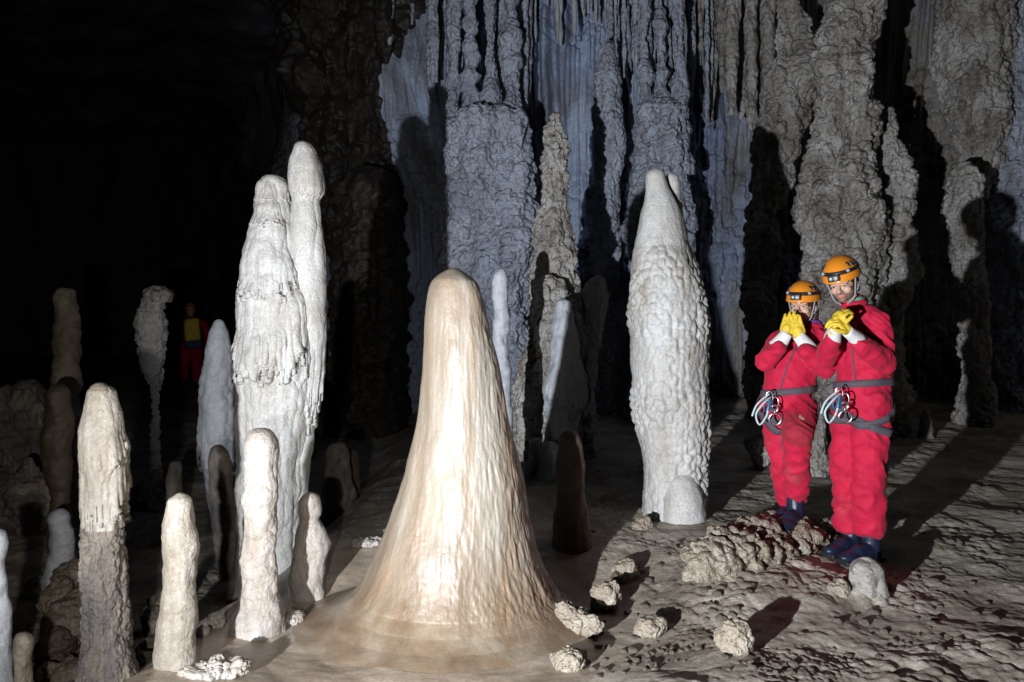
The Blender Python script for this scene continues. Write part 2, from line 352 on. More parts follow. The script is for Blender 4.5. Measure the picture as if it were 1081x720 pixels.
def build_ceiling():
    xs = np.linspace(-30, 12, 300); ys = np.linspace(-12, 34, 300)
    X, Y = np.meshgrid(xs, ys); p = np.stack([X.ravel(), Y.ravel(), 0 * X.ravel()], -1)
    z = 8.9 + 0.9 * fbm(p * 0.22, 4, 91) - 0.35 * knobs(p * 0.9, 92) - 0.15 * knobs(p * 2.1, 93)
    G = np.stack([X.ravel(), Y.ravel(), z], -1).reshape(X.shape + (3,))
    o = link('cave_ceiling', grid_mesh('cave_ceiling', G[:, ::-1], False), M['ceil']); tag(o, kind='structure')
build_ceiling()

# ---------------------------------------------------------------- stalagmites, columns, stalactites
TAU = 2 * math.pi
def d_smooth(a=0.012, fl=0.006):
    def f(p, n, s):
        return 1.5 * a * fbm(p * 4.5, 3, s) + fl * fbm(p * V3(26, 26, 2.0), 3, s + 5) + 0.002 * fbm(p * 40, 2, s + 8) + 0.0045 * noise(p * V3(3, 3, 26), s + 12)
    return f
def d_cone():
    def f(p, n, s):
        steep = 1 - 0.85 * sst(0.45, 0.9, n[:, 2])
        rib = sst(-0.2, 0.25, p[:, 0] + 0.24 + 0.12 * noise(p * 1.5, s + 3))           # the right flank is ribbed and nodular
        q = p + 0.01 * noise(p * 20, s + 1)[:, None]
        return steep * (0.012 * fbm(p * V3(4, 4, 2.4), 3, s) + 0.0042 * fbm(p * V3(17, 17, 1.4), 3, s + 5) + rib * (0.007 * knobs(q * V3(34, 34, 12), s + 7) + 0.005 * fbm(p * V3(40, 40, 3), 2, s + 9))
                        + (1 - rib) * 0.0025 * knobs(q * V3(46, 46, 30), s + 11)) + (1 - steep) * 0.006 * fbm(p * 3, 2, s + 2)
    return f
def d_nobby(a=0.02, sc=14, ver=0.6, low=0.02):
    def f(p, n, s):
        q = p + 0.02 * noise(p * 9, s + 1)[:, None]
        return 1.6 * low * fbm(p * 4.5, 3, s) + a * knobs(q * sc * V3(1, 1, ver), s + 2) + a * 0.35 * knobs(q * sc * 2.6, s + 3) - a * 0.6 + 0.0045 * noise(p * V3(3, 3, 24), s + 12)
    return f
def d_pop(a=0.05, sc=6, ver=1.0, low=0.06):
    def f(p, n, s):
        q = p + 0.018 * noise(p * 6, s + 1)[:, None]
        m = 0.7 + 0.5 * noise(p * 1.3, s + 8)
        return (1.3 * low * fbm(p * V3(1.6, 1.6, 1.0), 3, s) + m * a * 0.95 * lumps_(q * sc * V3(1, 1, ver), s + 2) + m * a * 0.50 * lumps_(q * sc * 2.1, s + 3)
                + a * 0.24 * lumps_(q * sc * 4.4, s + 4) + 0.12 * a * fbm(p * sc * 1.3, 3, s + 6) - a * 0.7)
    return f
def d_scales(a=0.014, sc=20, top=None):
    def f(p, n, s):
        q = p + 0.012 * noise(p * 14, s + 1)[:, None]
        k = knobs(q * sc * V3(1, 1, 0.72) * (1 + 0.25 * noise(p * 0.9, s + 20)[:, None] * 0), s + 2) * (0.6 + 0.8 * sst(-0.4, 0.4, noise(p * 2.6, s + 21)))
        w = 1.0 if top is None else sst(top + 0.15, top - 0.1, p[:, 2])
        return 0.012 * fbm(p * 4, 3, s) + w * (a * k * k - a * 0.5 + a * 0.3 * knobs(q * sc * 2.2, s + 4)) + (1 - w) * 0.004 * fbm(p * V3(22, 22, 5), 2, s + 6)
    return f
def d_drip(a=0.03, sc=16, low=0.02):
    def f(p, n, s):
        q = p + 0.015 * noise(p * 10, s + 1)[:, None]
        return low * fbm(p * 4, 3, s) + a * knobs(q * sc * V3(1, 1, 0.22), s + 2) + a * 0.35 * knobs(q * sc * 2 * V3(1, 1, .5), s + 3) - a * 0.6
    return f
def smooth_rows(rows, d, n=None, q=None):
    rows = [tuple(r) + (0,) * (4 - len(r)) for r in rows]
    y = np.array([r[0] for r in rows], float); xl = np.array([r[1] for r in rows], float); xr = np.array([r[2] for r in rows], float); dd = np.array([r[3] for r in rows], float)
    return y, xl, xr, dd
def form_grid(rows, d, disp, seed, quad=None, flat=1.0, extra=0.15, skirts=(), hang=False, cap=1.0, wig=0.0, flare=0.16):
    y, xl, xr, dd = smooth_rows(rows, d)
    s = d / F
    ztop = EYE - (y.min() - HY) * s; zbot = EYE - (y.max() - HY) * s
    quad = quad or max(0.0045, 1.25 * s)
    if not hang: zb2 = zbot - extra; zt2 = ztop
    else: zb2 = zbot; zt2 = ztop + extra
    nv = max(12, int((zt2 - zb2) / quad))
    # finer rows at the rounded tip
    t = np.linspace(0, 1, nv)
    zz = zb2 + (zt2 - zb2) * t
    yo = HY + (EYE - zz) / s; ro = 0.5 * (np.interp(yo, y, xr) - np.interp(yo, y, xl)) * s
    al = np.concatenate([[0], np.cumsum(np.hypot(np.diff(zz), np.diff(ro)))]); nv = max(12, int(al[-1] / quad))
    zz = np.interp(np.linspace(0, al[-1], nv), al, zz)
    rt = 0.5 * ((xr[0] - xl[0]) if not hang else (xr[-1] - xl[-1])) * s * cap
    rt = max(rt, 0.004)
    k = np.linspace(0, 1, max(6, int(rt * 1.6 / quad)) + 1)
    if not hang:
        zz = np.concatenate([zz[zz < zt2 - rt], zt2 - rt + rt * np.sin(k * math.pi / 2)])
    else:
        zz = np.concatenate([zb2 + rt - rt * np.sin(k[::-1] * math.pi / 2), zz[zz > zb2 + rt]])
    py = HY + (EYE - zz) / s
    from_z = lambda arr: np.interp(py, y, arr)
    L = from_z(xl); R_ = from_z(xr); D = from_z(dd)
    ker = max(1, int(len(zz) * 0.02)); kk = np.hanning(ker * 2 + 3)[1:-1]; kk /= kk.sum()
    def sm(a):
        pad = len(kk) // 2; return np.convolve(np.pad(a, pad, mode='edge'), kk, 'valid')
    L, R_, D = sm(L), sm(R_), sm(D)
    cx = (0.5 * (L + R_) - CX) * s; r = 0.5 * (R_ - L) * s
    cy = d + D
    if not hang: c = np.clip((zz - (zt2 - rt)) / rt, 0, 1)
    else: c = np.clip(((zb2 + rt) - zz) / rt, 0, 1)
    capf = np.sqrt(np.clip(1 - c ** 2, 0, 1)); capf = np.maximum(capf, 0.03)
    if wig: cx = cx + wig * noise(np.stack([zz * 2, 0 * zz, 0 * zz + seed], -1), seed); cy = cy + wig * noise(np.stack([zz * 2, 0 * zz + 9, 0 * zz + seed], -1), seed)
    nu = int(np.clip(TAU * r.max() / quad, 28, 900))
    th = np.linspace(0, TAU, nu, endpoint=False)
    TH, Z = np.meshgrid(th, zz)
    rr = np.repeat(r[:, None], nu, 1)
    if not hang and flare:
        zb = EYE - (y.max() - HY) * s; hh = max(0.04, 0.8 * r[np.argmin(np.abs(zz - zb))])
        rr = rr * (1 + flare * np.exp(-np.clip(Z - zb, 0, None) / hh) * (1 + 0.5 * noise(np.stack([np.cos(TH).ravel() * 1.5, np.sin(TH).ravel() * 1.5, 0 * TH.ravel() + seed], -1), seed + 70).reshape(TH.shape)))
    for (spy, depth, tooth, reach) in skirts:
        zs = EYE - (spy - HY) * s
        q = np.stack([np.cos(TH).ravel() * 3, np.sin(TH).ravel() * 3, 0 * TH.ravel() + seed], -1)
        e = zs + 1.1 * tooth * noise(q * 0.35, seed + 60).reshape(TH.shape) - tooth * (np.abs(noise(q * 2.6, seed + 61)).reshape(TH.shape)) ** 0.7 * 1.4
        am = 0.25 + 0.75 * sst(-0.35, 0.25, noise(q * 0.45, seed + 62).reshape(TH.shape))
        up = am * sst(0, 0.012, Z - e) * np.exp(-np.clip(Z - e, 0, None) / reach)
        rr = rr + depth * up
    rr = rr * capf[:, None]
    G = np.stack([cx[:, None] + rr * np.cos(TH), cy[:, None] + rr * np.sin(TH) * flat, Z], -1)
    N = grid_normals(G, True)
    if skirts: N = N * V3(1, 1, 0.25); N = N / np.maximum(np.linalg.norm(N, axis=2, keepdims=True), 0.3)
    p = G.reshape(-1, 3)
    w = np.repeat((0.25 + 0.75 * capf)[:, None], nu, 1).ravel()
    G = (p + N.reshape(-1, 3) * (disp(p, N.reshape(-1, 3), seed) * w)[:, None]).reshape(G.shape)
    return G
seedc = [100]
def form(name, rows, d, disp, mat, label=None, cat='stalagmite', group=None, parent=None, hang=False, seed=None, **kw):
    seedc[0] += 7
    G = form_grid(rows, d, disp, seed or seedc[0], hang=hang, **kw)
    base = G[0].mean(0) if not hang else G[-1].mean(0)
    G = G - base
    me = grid_mesh(name, G, True, cap_top=True, cap_bot=True)
    if parent is not None:
        o = link(name, me, M[mat], parent, base - np.array(parent.location))
    else:
        o = link(name, me, M[mat], None, base); tag(o, label, cat, group)
    return o

# the big cream cone in the middle
form('stalagmite', [(283, 466, 492), (292, 458, 500), (305, 453, 506), (340, 448, 514), (370, 447, 522), (400, 446, 528), (450, 440, 538), (500, 428, 549), (550, 411, 559), (585, 397, 567), (608, 386, 577), (622, 376, 585), (633, 362, 595), (642, 342, 608), (649, 315, 625), (654, 285, 640), (659, 255, 660), (663, 235, 680)], 4.0, d_cone(), 'cream', 'big smooth cream coloured cone stalagmite with a glossy wet streak in the middle foreground', quad=0.0038, flat=0.85, cap=1.3, extra=0.02, flare=0)
# the white double towers
tw = form('stalagmite', [(185, 276, 299), (195, 274, 303), (212, 274, 301), (219, 271, 305), (234, 270, 306), (242, 267, 310), (262, 262, 312), (300, 257, 322), (340, 254, 328), (380, 253, 332), (410, 253, 328), (450, 253, 322), (500, 253, 318), (560, 254, 317), (640, 254, 318)], 5.2, d_drip(0.028, 17, 0.03), 'white', 'tall white twin-topped stalagmite with a fringe of drips at half height', skirts=[(376, 0.045, 0.26, 0.16), (300, 0.022, 0.20, 0.05), (236, 0.014, 0.06, 0.05), (212, 0.012, 0.03, 0.05)], quad=0.005)
form('tower', [(149, 314, 325), (158, 310, 332), (175, 306, 339), (190, 306, 341), (203, 309, 342), (210, 310, 336), (222, 308, 338), (240, 308, 340), (280, 308, 343), (330, 308, 343), (390, 306, 342), (440, 306, 332), (520, 304, 324), (640, 302, 322)], 5.22, d_drip(0.016, 15, 0.015), 'white', parent=tw,
     skirts=[(203, 0.012, 0.05, 0.05), (398, 0.03, 0.34, 0.14)], quad=0.005)
form('stalagmite', [(453, 267, 281), (466, 261, 288), (485, 260, 292), (520, 260, 291), (560, 258, 292), (600, 256, 292), (630, 254, 292), (648, 249, 297)], 3.8, d_nobby(0.012, 26, 0.8, 0.02), 'pinkish',
     'slim pinkish white nobby stalagmite in front of the tall white twin towers', quad=0.0036)
form('stalagmite', [(520, 181, 197), (530, 176, 203), (550, 173, 206), (590, 172, 207), (630, 169, 206), (670, 168, 207), (705, 166, 208)], 3.3, d_smooth(0.016, 0.003), 'palecream',
     'smooth tan finger stalagmite left of the slim pinkish white one', quad=0.0036)
form('stalagmite', [(520, 321, 333), (530, 316, 337), (542, 316, 337), (550, 319, 334), (560, 315, 341), (575, 313, 347), (590, 312, 344), (612, 311, 341)], 4.25, d_nobby(0.008, 24, 0.8, 0.016), 'pinkish',
     'short white stalagmite with a knob like a head, right of the twin towers', quad=0.0038)
form('stalagmite', [(337, 228, 234), (350, 222, 240), (370, 217, 243), (410, 213, 244), (450, 212, 245), (485, 213, 244), (500, 216, 242), (530, 222, 244), (580, 229, 249), (640, 234, 250)], 6.8, d_scales(0.014, 16), 'bluewhite',
     'pointed bluish grey stalagmite just left of the white twin towers', skirts=[(486, 0.045, 0.16, 0.3)])
cs = form('stalagmite', [(404, 99, 113), (414, 93, 121), (440, 90, 125), (470, 88, 128), (490, 88, 130), (510, 89, 130), (530, 91, 128), (556, 95, 125)], 3.5, d_drip(0.020, 17, 0.02), 'palecream',
     'pale capped stalagmite with a dripping collar above a dark ragged lower stem', skirts=[(522, 0.035, 0.20, 0.12), (480, 0.015, 0.10, 0.08)], extra=0.0)
form('stem', [(480, 96, 124), (520, 90, 130), (560, 89, 132), (610, 88, 135), (650, 88, 138), (712, 86, 144)], 3.5, d_pop(0.04, 13, 0.35, 0.04), 'dark', parent=cs)
form('stalagmite', [(305, 65, 75), (315, 61, 79), (340, 60, 80), (380, 59, 82), (420, 58, 82), (470, 62, 84), (540, 62, 84)], 7.0, d_nobby(0.03, 9, 0.9, 0.03), 'tan',
     'tall thin grey stalagmite at the far left behind a brown one')
form('stalagmite', [(405, 57, 70), (415, 52, 74), (440, 51, 75), (460, 49, 73), (480, 47, 72), (520, 54, 72), (560, 55, 72)], 5.6, d_nobby(0.02, 12, 0.8, 0.02), 'brownrock',
     'brown lumpy stalagmite leaning slightly left in front of the tall thin grey one')
form('stalagmite', [(537, 56, 71), (545, 52, 75), (570, 52, 76), (608, 49, 75)], 4.9, d_smooth(0.02, 0.002), 'bluewhite', 'short smooth bluish stub on top of the tan flowstone lumps')
form('stalagmite', [(311, 150, 171), (318, 152, 172), (325, 150, 169), (340, 145, 172), (360, 145, 174), (385, 149, 172), (410, 158, 170), (450, 160, 168), (490, 160, 168)], 8.0, d_pop(0.05, 12, 1, 0.03), 'white',
     'thin rough white stalagmite with a crooked broken tip near the distant caver', quad=0.010)
form('broken_stone', [(301, 160, 174), (306, 155, 179), (312, 154, 181), (317, 158, 178)], 8.0, d_pop(0.03, 12, 1, 0.02), 'popcorn' , label='broken pale tip lying crooked on the thin rough white stalagmite', cat='stone', extra=0.02, quad=0.010)
form('stalagmite', [(560, -14, 2), (600, -16, 6), (650, -14, 10), (722, -12, 11)], 3.3, d_smooth(0.02, 0.003), 'bluewhite', 'smooth bluish pillar cut off by the left edge of the picture')
form('stalagmite', [(668, 15, 31), (680, 14, 34), (722, 13, 34)], 3.2, d_smooth(0.02, 0.003), 'tan', 'short grey tan stub at the bottom left corner beside the bluish pillar')
# white stalagmite with fish scale surface
ws = form('stalagmite', [(177, 684, 699), (184, 681, 702), (200, 681, 706), (212, 680, 714), (225, 677, 719), (240, 674, 722), (270, 668, 730), (300, 666, 738), (340, 665, 743), (380, 666, 746), (420, 670, 746), (460, 676, 745), (490, 681, 741), (522, 683, 739)], 5.6, d_scales(0.026, 23, 2.0), 'white',
     'plump white stalagmite covered in scale-like ripples, standing left of the two cavers', quad=0.0075)
form('tip', [(182, 704, 713), (188, 702, 716), (205, 702, 719), (225, 700, 721), (250, 696, 724)], 5.66, d_smooth(0.01, 0.003), 'white', parent=ws, quad=0.0075)
form('stalagmite', [(495, 713, 728), (505, 707, 734), (515, 703, 738), (526, 700, 741)], 5.44, d_smooth(0.008, 0.002), 'white', 'low rounded grey dome at the foot of the plump white scaly stalagmite', quad=0.008)
form('stalagmite', [(454, 594, 609), (466, 590, 614), (490, 588, 616), (515, 588, 617), (540, 586, 620), (570, 584, 623), (592, 583, 625)], 4.85, d_smooth(0.014, 0.004), 'brownrock', 'dark stalagmite standing in the shadow right of the big cream cone', skirts=[(492, 0.008, 0.02, 0.05)])
form('stalagmite', [(284, 525, 532), (292, 522, 535), (330, 521, 537), (380, 521, 538), (430, 521, 539), (520, 519, 541)], 6.4, d_nobby(0.012, 12, 0.8, 0.02), 'bluewhite', 'thin straight pale stalagmite peeking out behind the big cream cone')
# middle distance
form('stalagmite', [(120, 581, 589), (130, 577, 592), (160, 573, 596), (200, 571, 599), (240, 568, 602), (280, 565, 607), (330, 562, 614), (400, 556, 618), (500, 552, 622)], 8.3, d_pop(0.07, 9, 0.8, 0.09), 'popcorn', 'rough knobbly grey stalagmite tapering upward in front of the blue wall', quad=0.010)
form('stalagmite', [(292, 566, 586), (310, 558, 596), (350, 552, 606), (400, 546, 612), (450, 542, 614), (500, 538, 616), (535, 532, 618)], 7.9, d_pop(0.08, 7, 0.7, 0.14), 'popcorn', 'broad pale knobbly flowstone mass at the foot of the rough knobbly stalagmite', quad=0.010)
form('stalagmite', [(316, 590, 600), (340, 586, 605), (380, 580, 612), (420, 578, 614), (450, 580, 608), (500, 570, 600), (530, 560, 596)], 7.4, d_drip(0.05, 9, 0.05), 'bluewhite', 'pale cone with hanging folds in front of the rough knobbly stalagmite', skirts=[(420, 0.03, 0.15, 0.2)], quad=0.009)
form('stalagmite', [(290, 622, 640), (310, 614, 644), (340, 618, 640), (372, 620, 632), (420, 612, 628), (500, 600, 630)], 7.9, d_pop(0.06, 6, 1, 0.05), 'bluewhite', 'pale lumpy block on a stem right of the rough knobbly stalagmite', quad=0.010)
form('stalagmite', [(462, 561, 570), (480, 556, 573), (505, 554, 572), (545, 550, 572)], 6.9, d_smooth(0.03, 0.004), 'bluewhite', 'small rounded stub at the foot of the pale folded cone')
form('stalagmite', [(466, 576, 588), (490, 570, 598), (515, 560, 594), (545, 552, 586)], 6.7, d_smooth(0.04, 0.006), 'bluewhite', 'leaning bluish lump beside the small rounded stub behind the cream cone')
# wide columns in the back
for _k, (_a, _b, _lab) in enumerate([(472, 484, 'leftmost of the tall columns rising from the left bluish buttress'), (493, 500, 'second slim column rising from the left bluish buttress'), (509, 525, 'thickest column rising from the left bluish buttress'), (536, 545, 'rightmost slim column rising from the left bluish buttress'),
                       (677, 684, 'slim left column rising from the buttress behind the plump white stalagmite'), (695, 701, 'middle column rising from the buttress behind the plump white stalagmite'), (711, 722, 'right column rising from the buttress behind the plump white stalagmite')]):
    form('column', [(-225, _a - 2, _b + 2), (-60, _a + 1, _b - 1), (60, _a, _b), (120, _a - 3, _b + 3), (170, _a - 4, _b + 4)], 10.6 + 0.1 * (_k % 3), (d_drip(0.06, 5, 0.12) if _k % 2 else d_pop(0.06, 9, 0.5, 0.12)), 'bluegrey', _lab, 'column', quad=0.016, extra=0.2)
form('column', [(118, 478, 548), (140, 472, 560), (170, 470, 564), (220, 472, 568), (280, 476, 566), (340, 480, 560), (400, 484, 556), (480, 488, 552)], 10.6, d_pop(0.12, 5, 0.9, 0.2), 'bluegrey', 'broad rough bluish buttress against the wall left of centre', 'column', quad=0.014, cap=0.5, flat=0.8)
form('column', [(108, 678, 720), (125, 672, 726), (150, 669, 728), (200, 668, 728), (300, 670, 726), (480, 668, 728)], 10.6, d_pop(0.12, 5, 0.9, 0.18), 'bluegrey', 'broad rough bluish buttress behind the plump white stalagmite', 'column', quad=0.014, cap=0.5, flat=0.8)
form('stalagmite', [(42, 638, 646), (60, 634, 650), (90, 629, 656), (130, 626, 659), (200, 628, 656), (280, 628, 654), (360, 630, 654), (480, 626, 656)], 11.0, d_pop(0.06, 6, 0.8, 0.06), 'bluegrey', 'tall slender spire stalagmite standing before the pale blue wall', quad=0.014)
form('column', [(-120, 878, 926), (0, 876, 924), (40, 872, 920), (90, 866, 918), (140, 858, 918), (200, 846, 920), (260, 842, 924), (320, 842, 928), (380, 846, 936), (480, 842, 940)], 9.0, d_pop(0.12, 5.5, 0.9, 0.18), 'popcorn', 'massive knobbly grey column rising out of view behind the two cavers', 'column', quad=0.0115, extra=0.3)
form('column', [(112, 934, 944), (130, 932, 952), (180, 932, 960), (230, 930, 960), (290, 922, 966), (350, 918, 950), (480, 920, 950)], 9.1, d_pop(0.10, 6.5, 0.9, 0.12), 'popcorn', 'knobbly grey side column joined to the right flank of the massive column', 'column', quad=0.0115)
form('column', [(-60, 818, 852), (60, 814, 854), (120, 800, 850), (170, 788, 832), (250, 786, 818), (480, 784, 822)], 10.2, d_pop(0.12, 5, 0.8, 0.2), 'popcorn', 'rough grey flank of flowstone left of the massive column', 'column', quad=0.0135, extra=0.3, flat=0.8)
form('stalagmite', [(172, 1014, 1024), (190, 1008, 1036), (220, 1000, 1038), (250, 1004, 1038), (275, 1010, 1034), (330, 1016, 1044), (400, 1014, 1042), (452, 1010, 1040), (470, 1006, 1044)], 9.4, d_pop(0.07, 10, 1.0, 0.08), 'popcorn', 'lumpy tan column at the far right partly in shadow', 'column', quad=0.012)
form('column', [(-80, 990, 1062), (20, 992, 1066), (90, 998, 1060), (170, 1010, 1052), (215, 1022, 1040)], 10.4, d_pop(0.11, 6, 0.6, 0.16), 'popcorn', 'hanging mass of brownish flowstone at the top right', 'flowstone', hang=True, quad=0.0135, extra=0.3)
form('column', [(-80, 1044, 1120), (60, 1040, 1124), (160, 1036, 1120), (260, 1040, 1116), (480, 1046, 1110)], 10.6, d_pop(0.11, 6, 0.6, 0.16), 'bluegrey', 'bluish flowstone column cut off by the right edge of the picture', 'column', quad=0.0135, extra=0.3)
# dim brown forms left of centre
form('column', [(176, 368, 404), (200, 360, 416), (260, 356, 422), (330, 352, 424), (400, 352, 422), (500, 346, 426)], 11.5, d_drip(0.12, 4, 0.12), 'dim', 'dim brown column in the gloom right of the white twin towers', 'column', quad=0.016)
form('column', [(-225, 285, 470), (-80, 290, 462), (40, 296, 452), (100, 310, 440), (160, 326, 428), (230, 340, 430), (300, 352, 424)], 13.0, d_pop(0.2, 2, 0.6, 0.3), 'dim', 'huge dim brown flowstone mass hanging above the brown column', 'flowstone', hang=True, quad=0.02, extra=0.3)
form('stalagmite', [(468, 350, 360), (490, 344, 368), (540, 340, 376), (590, 336, 380)], 6.4, d_drip(0.03, 10, 0.03), 'dark', 'small dark stalagmite in the gap between the twin towers and the cone')
form('stalagmite', [(476, 366, 374), (500, 362, 378), (560, 358, 382), (600, 356, 386)], 6.8, d_drip(0.03, 10, 0.03), 'brownrock', 'small brown pointed stalagmite behind the small dark one')
# ---------------------------------------------------------------- hanging stalactites, rocks and rubble
def hangs(n, x0, x1, tip0, tip1, d0, d1, w0, w1, mat, label, group, sd, avoid=()):
    rng = random.Random(sd)
    for i in range(n):
        while True:
            px = rng.uniform(x0, x1)
            if not any(a <= px <= b for a, b in avoid): break
        tip = rng.uniform(tip0, tip1); d = rng.uniform(d0, d1); w = rng.uniform(w0, w1)
        k = rng.uniform(-3, 3)
        form('stalactite', [(-225, px - w * 1.4 + k, px + w * 1.4 + k), (tip - 120, px - w, px + w), (tip - 50, px - w * 0.9, px + w * 0.9), (tip - 15, px - w * 0.6, px + w * 0.6), (tip, px - w * 0.25, px + w * 0.25)],
             d, d_drip(0.022, 7, 0.03), mat, label, 'stalactite', group, hang=True, quad=0.018, wig=0.012, extra=0.5, seed=sd * 50 + i)
hangs(20, 452, 562, 30, 124, 10.9, 11.6, 2, 6, 'bluegrey', 'thin grey stalactite in the dense row hanging above the left bluish buttress', 'stalactites above the left buttress', 3)
hangs(16, 664, 735, 20, 118, 10.9, 11.6, 1.5, 5, 'bluegrey', 'thin bluish stalactite hanging above the buttress behind the plump white stalagmite', 'stalactites above the right buttress', 4)
hangs(16, 735, 812, 30, 160, 10.7, 11.5, 2, 7, 'popcorn', 'grey stalactite hanging left of the massive knobbly column', 'stalactites beside the massive column', 5)
hangs(6, 572, 628, -30, 30, 11.2, 11.7, 2.5, 4.5, 'bluewhite', 'short pale stalactite hanging over the bare blue patch of wall', 'stalactites over the blue wall', 6)
hangs(8, 400, 455, 0, 70, 11.6, 12.4, 4, 8, 'bluegrey', 'dim stalactite hanging over the dark gap at the left end of the blue wall', 'dim stalactites at the left', 7)

hangs(22, 556, 700, -20, 48, 11.1, 11.7, 0.9, 2.4, 'bluewhite', 'hair-thin pale straw stalactite on the blue ceiling edge in the middle', 'straw stalactites over the blue wall', 8)
hangs(16, 640, 760, 60, 150, 11.0, 11.6, 1.0, 2.6, 'bluegrey', 'long narrow bluish straw hanging in the shadows right of the spire', 'long straws right of the spire', 9)

def floor_hit(px, py):
    ds = np.geomspace(2.0, 20, 500)
    for d in ds:
        x = (px - CX) / F * d
        z, m = floor_base(x, d)
        if HY + (EYE - float(z)) / d * F <= py: return float(x), float(d)
    return (px - CX) / F * 20, 20
_ico = {}
def ico(n):
    if n not in _ico:
        bm = bmesh.new(); bmesh.ops.create_icosphere(bm, subdivisions=n, radius=1.0)
        v = np.array([p.co for p in bm.verts]); f = np.array([[q.index for q in p.verts] for p in bm.faces]); bm.free(); _ico[n] = (v, f)
    return _ico[n]
def poly_mesh(name, v, f):
    me = bpy.data.meshes.new(name); me.from_pydata(np.asarray(v).tolist(), [], np.asarray(f).tolist() if not isinstance(f, list) else f)
    me.polygons.foreach_set('use_smooth', np.ones(len(me.polygons), dtype=bool)); me.update(); return me
def rock_mesh(name, sx, sy, sz, a, sc, seed, n=5, rot=0.0, kind='knob', tilt=0.0):
    v, f = ico(n); q = v * V3(sx, sy, sz)
    r = (sx * sy * sz) ** (1 / 3)
    p = q + seed * 3.1
    if kind == 'knob':
        dsp = 0.48 * r * fbm(p / r * 0.75, 3, seed) + a * lumps_(p * sc, seed + 1) + a * 0.5 * lumps_(p * sc * 2.2, seed + 2) + a * .25 * lumps_(p * sc * 5, seed + 3) - a
    else:
        dsp = 0.45 * r * fbm(p / r * 0.7, 3, seed) - 0.25 * r * worley(p / r * 0.9, seed + 2) + 0.03 * r * fbm(p / r * 6, 3, seed + 4)
    q = q + v * dsp[:, None]
    c, s = math.cos(tilt), math.sin(tilt)
    q = np.stack([q[:, 0] * c - q[:, 2] * s, q[:, 1], q[:, 0] * s + q[:, 2] * c], -1)
    c, s = math.cos(rot), math.sin(rot)
    q = np.stack([q[:, 0] * c - q[:, 1] * s, q[:, 0] * s + q[:, 1] * c, q[:, 2]], -1)
    return poly_mesh(name, q, f)
def rock(px, py, w, h, label, mat='rubble', a=0.012, sc=22, depth=1.0, name='rock', cat='rock', group=None, rot=0.3, kind='knob', n=5, sink=0.3, d=None, z=None, seed=None, tilt=0):
    seedc[0] += 3; sd = seed or seedc[0]
    if d is None: x, y = floor_hit(px, py)
    else: x, y = (px - CX) / F * d, d
    k = y / F
    sx = w * k / 2; sz = h * k / (2 - 2 * sink + 0.0)
    gzv = floor_base(x, y)[0] if z is None else z
    y2 = y + sx * depth * 0.6
    me = rock_mesh(name, sx, sx * depth, sz, a, sc, sd, n, rot, kind, tilt)
    o = link(name, me, M[mat], None, (x, y2, float(gzv) + sz * (1 - 2 * sink) * 0.9))
    tag(o, label, cat, group)
    return o
# the popcorn ledge at the woman's feet
def ledge():
    a = np.array(floor_hit(738, 624)); b = np.array(floor_hit(880, 566))
    c = (a + b) / 2; L = np.linalg.norm(b - a) / 2; ang = math.atan2(b[1] - a[1], b[0] - a[0])
    v, f = ico(7); e = np.sign(v) * np.abs(v) ** np.array([0.75, 0.8, 0.7]); q = e * V3(L * 1.02, 0.19, 0.17)
    p = q + 5
    w = p + 0.03 * noise(p * 8, 3)[:, None]
    dsp = 0.05 * fbm(p * 2.4, 3, 8) + 0.060 * lumps_(w * 8, 11) + 0.032 * lumps_(w * 17, 12) + 0.012 * lumps_(w * 40, 13) + 0.02 * fbm(p * 11, 3, 15) - 0.05
    q = q + v * dsp[:, None]; q[:, 2] -= 0.03 * q[:, 0] / L
    cs, sn = math.cos(ang), math.sin(ang)
    q = np.stack([q[:, 0] * cs - q[:, 1] * sn, q[:, 0] * sn + q[:, 1] * cs, q[:, 2]], -1)
    o = link('rock_ledge', poly_mesh('rock_ledge', q, f), M['rubble'], None, (c[0], c[1] + 0.10, 0.02))
    tag(o, 'long knobbly pale rock ledge on the floor at the feet of the woman', 'rock')
ledge()
# knobbly popcorn lumps along the apron's right rim
rock(604, 668, 62, 26, 'elongated cream popcorn lump at the right foot of the big cone', 'rubble', 0.022, 20, 0.45, rot=-0.55, n=6, sink=0.25, tilt=0.0)
rock(584, 652, 22, 24, 'small cream knob at the upper end of the elongated popcorn lump', 'rubble', 0.012, 26)
rock(641, 646, 34, 30, 'cream rounded rock with wavy ridges standing alone on the dark floor', 'rubble', 0.010, 30, 0.8, n=6, sink=0.15)
rock(662, 611, 34, 20, 'pale broken rock behind the cream rounded rock', 'rubble', 0.012, 20, 0.8, kind='rough')
rock(654, 616, 20, 11, 'small dark stone leaning on the pale broken rock', 'brownrock', 0.01, 20, 0.8, kind='rough')
rock(679, 561, 22, 13, 'small white knobbly rock near the edge of the big shadow', 'rubble', 0.015, 22, 0.8)
rock(603, 710, 40, 24, 'low rounded cream rock at the bottom edge below the cone', 'rubble', 0.008, 24, 0.9, n=6)
rock(688, 672, 34, 16, 'smooth pale stone lying on the pebble cluster', 'rubble', 0.006, 20, 0.8)
rock(780, 694, 38, 34, 'short grey stone stub casting a long shadow in the right foreground', 'rubble', 0.008, 26, 1.0, n=6, sink=0.1)
rock(889, 630, 26, 16, 'smooth pale stone beside the grey stub in front of the man', 'rubble', 0.003, 16, 0.8)
rock(872, 620, 16, 9, 'small flat stone left of the smooth pale stone', 'rubble', 0.003, 16, 0.8)
rock(842, 600, 20, 8, 'flat brown stone below the rock ledge', 'brownrock', 0.004, 16, 0.8)
rock(805, 492, 34, 34, 'angular grey boulder in the dark behind the woman', 'popcorn', 0.03, 8, 0.8, kind='rough', d=7.2, z=0.1)
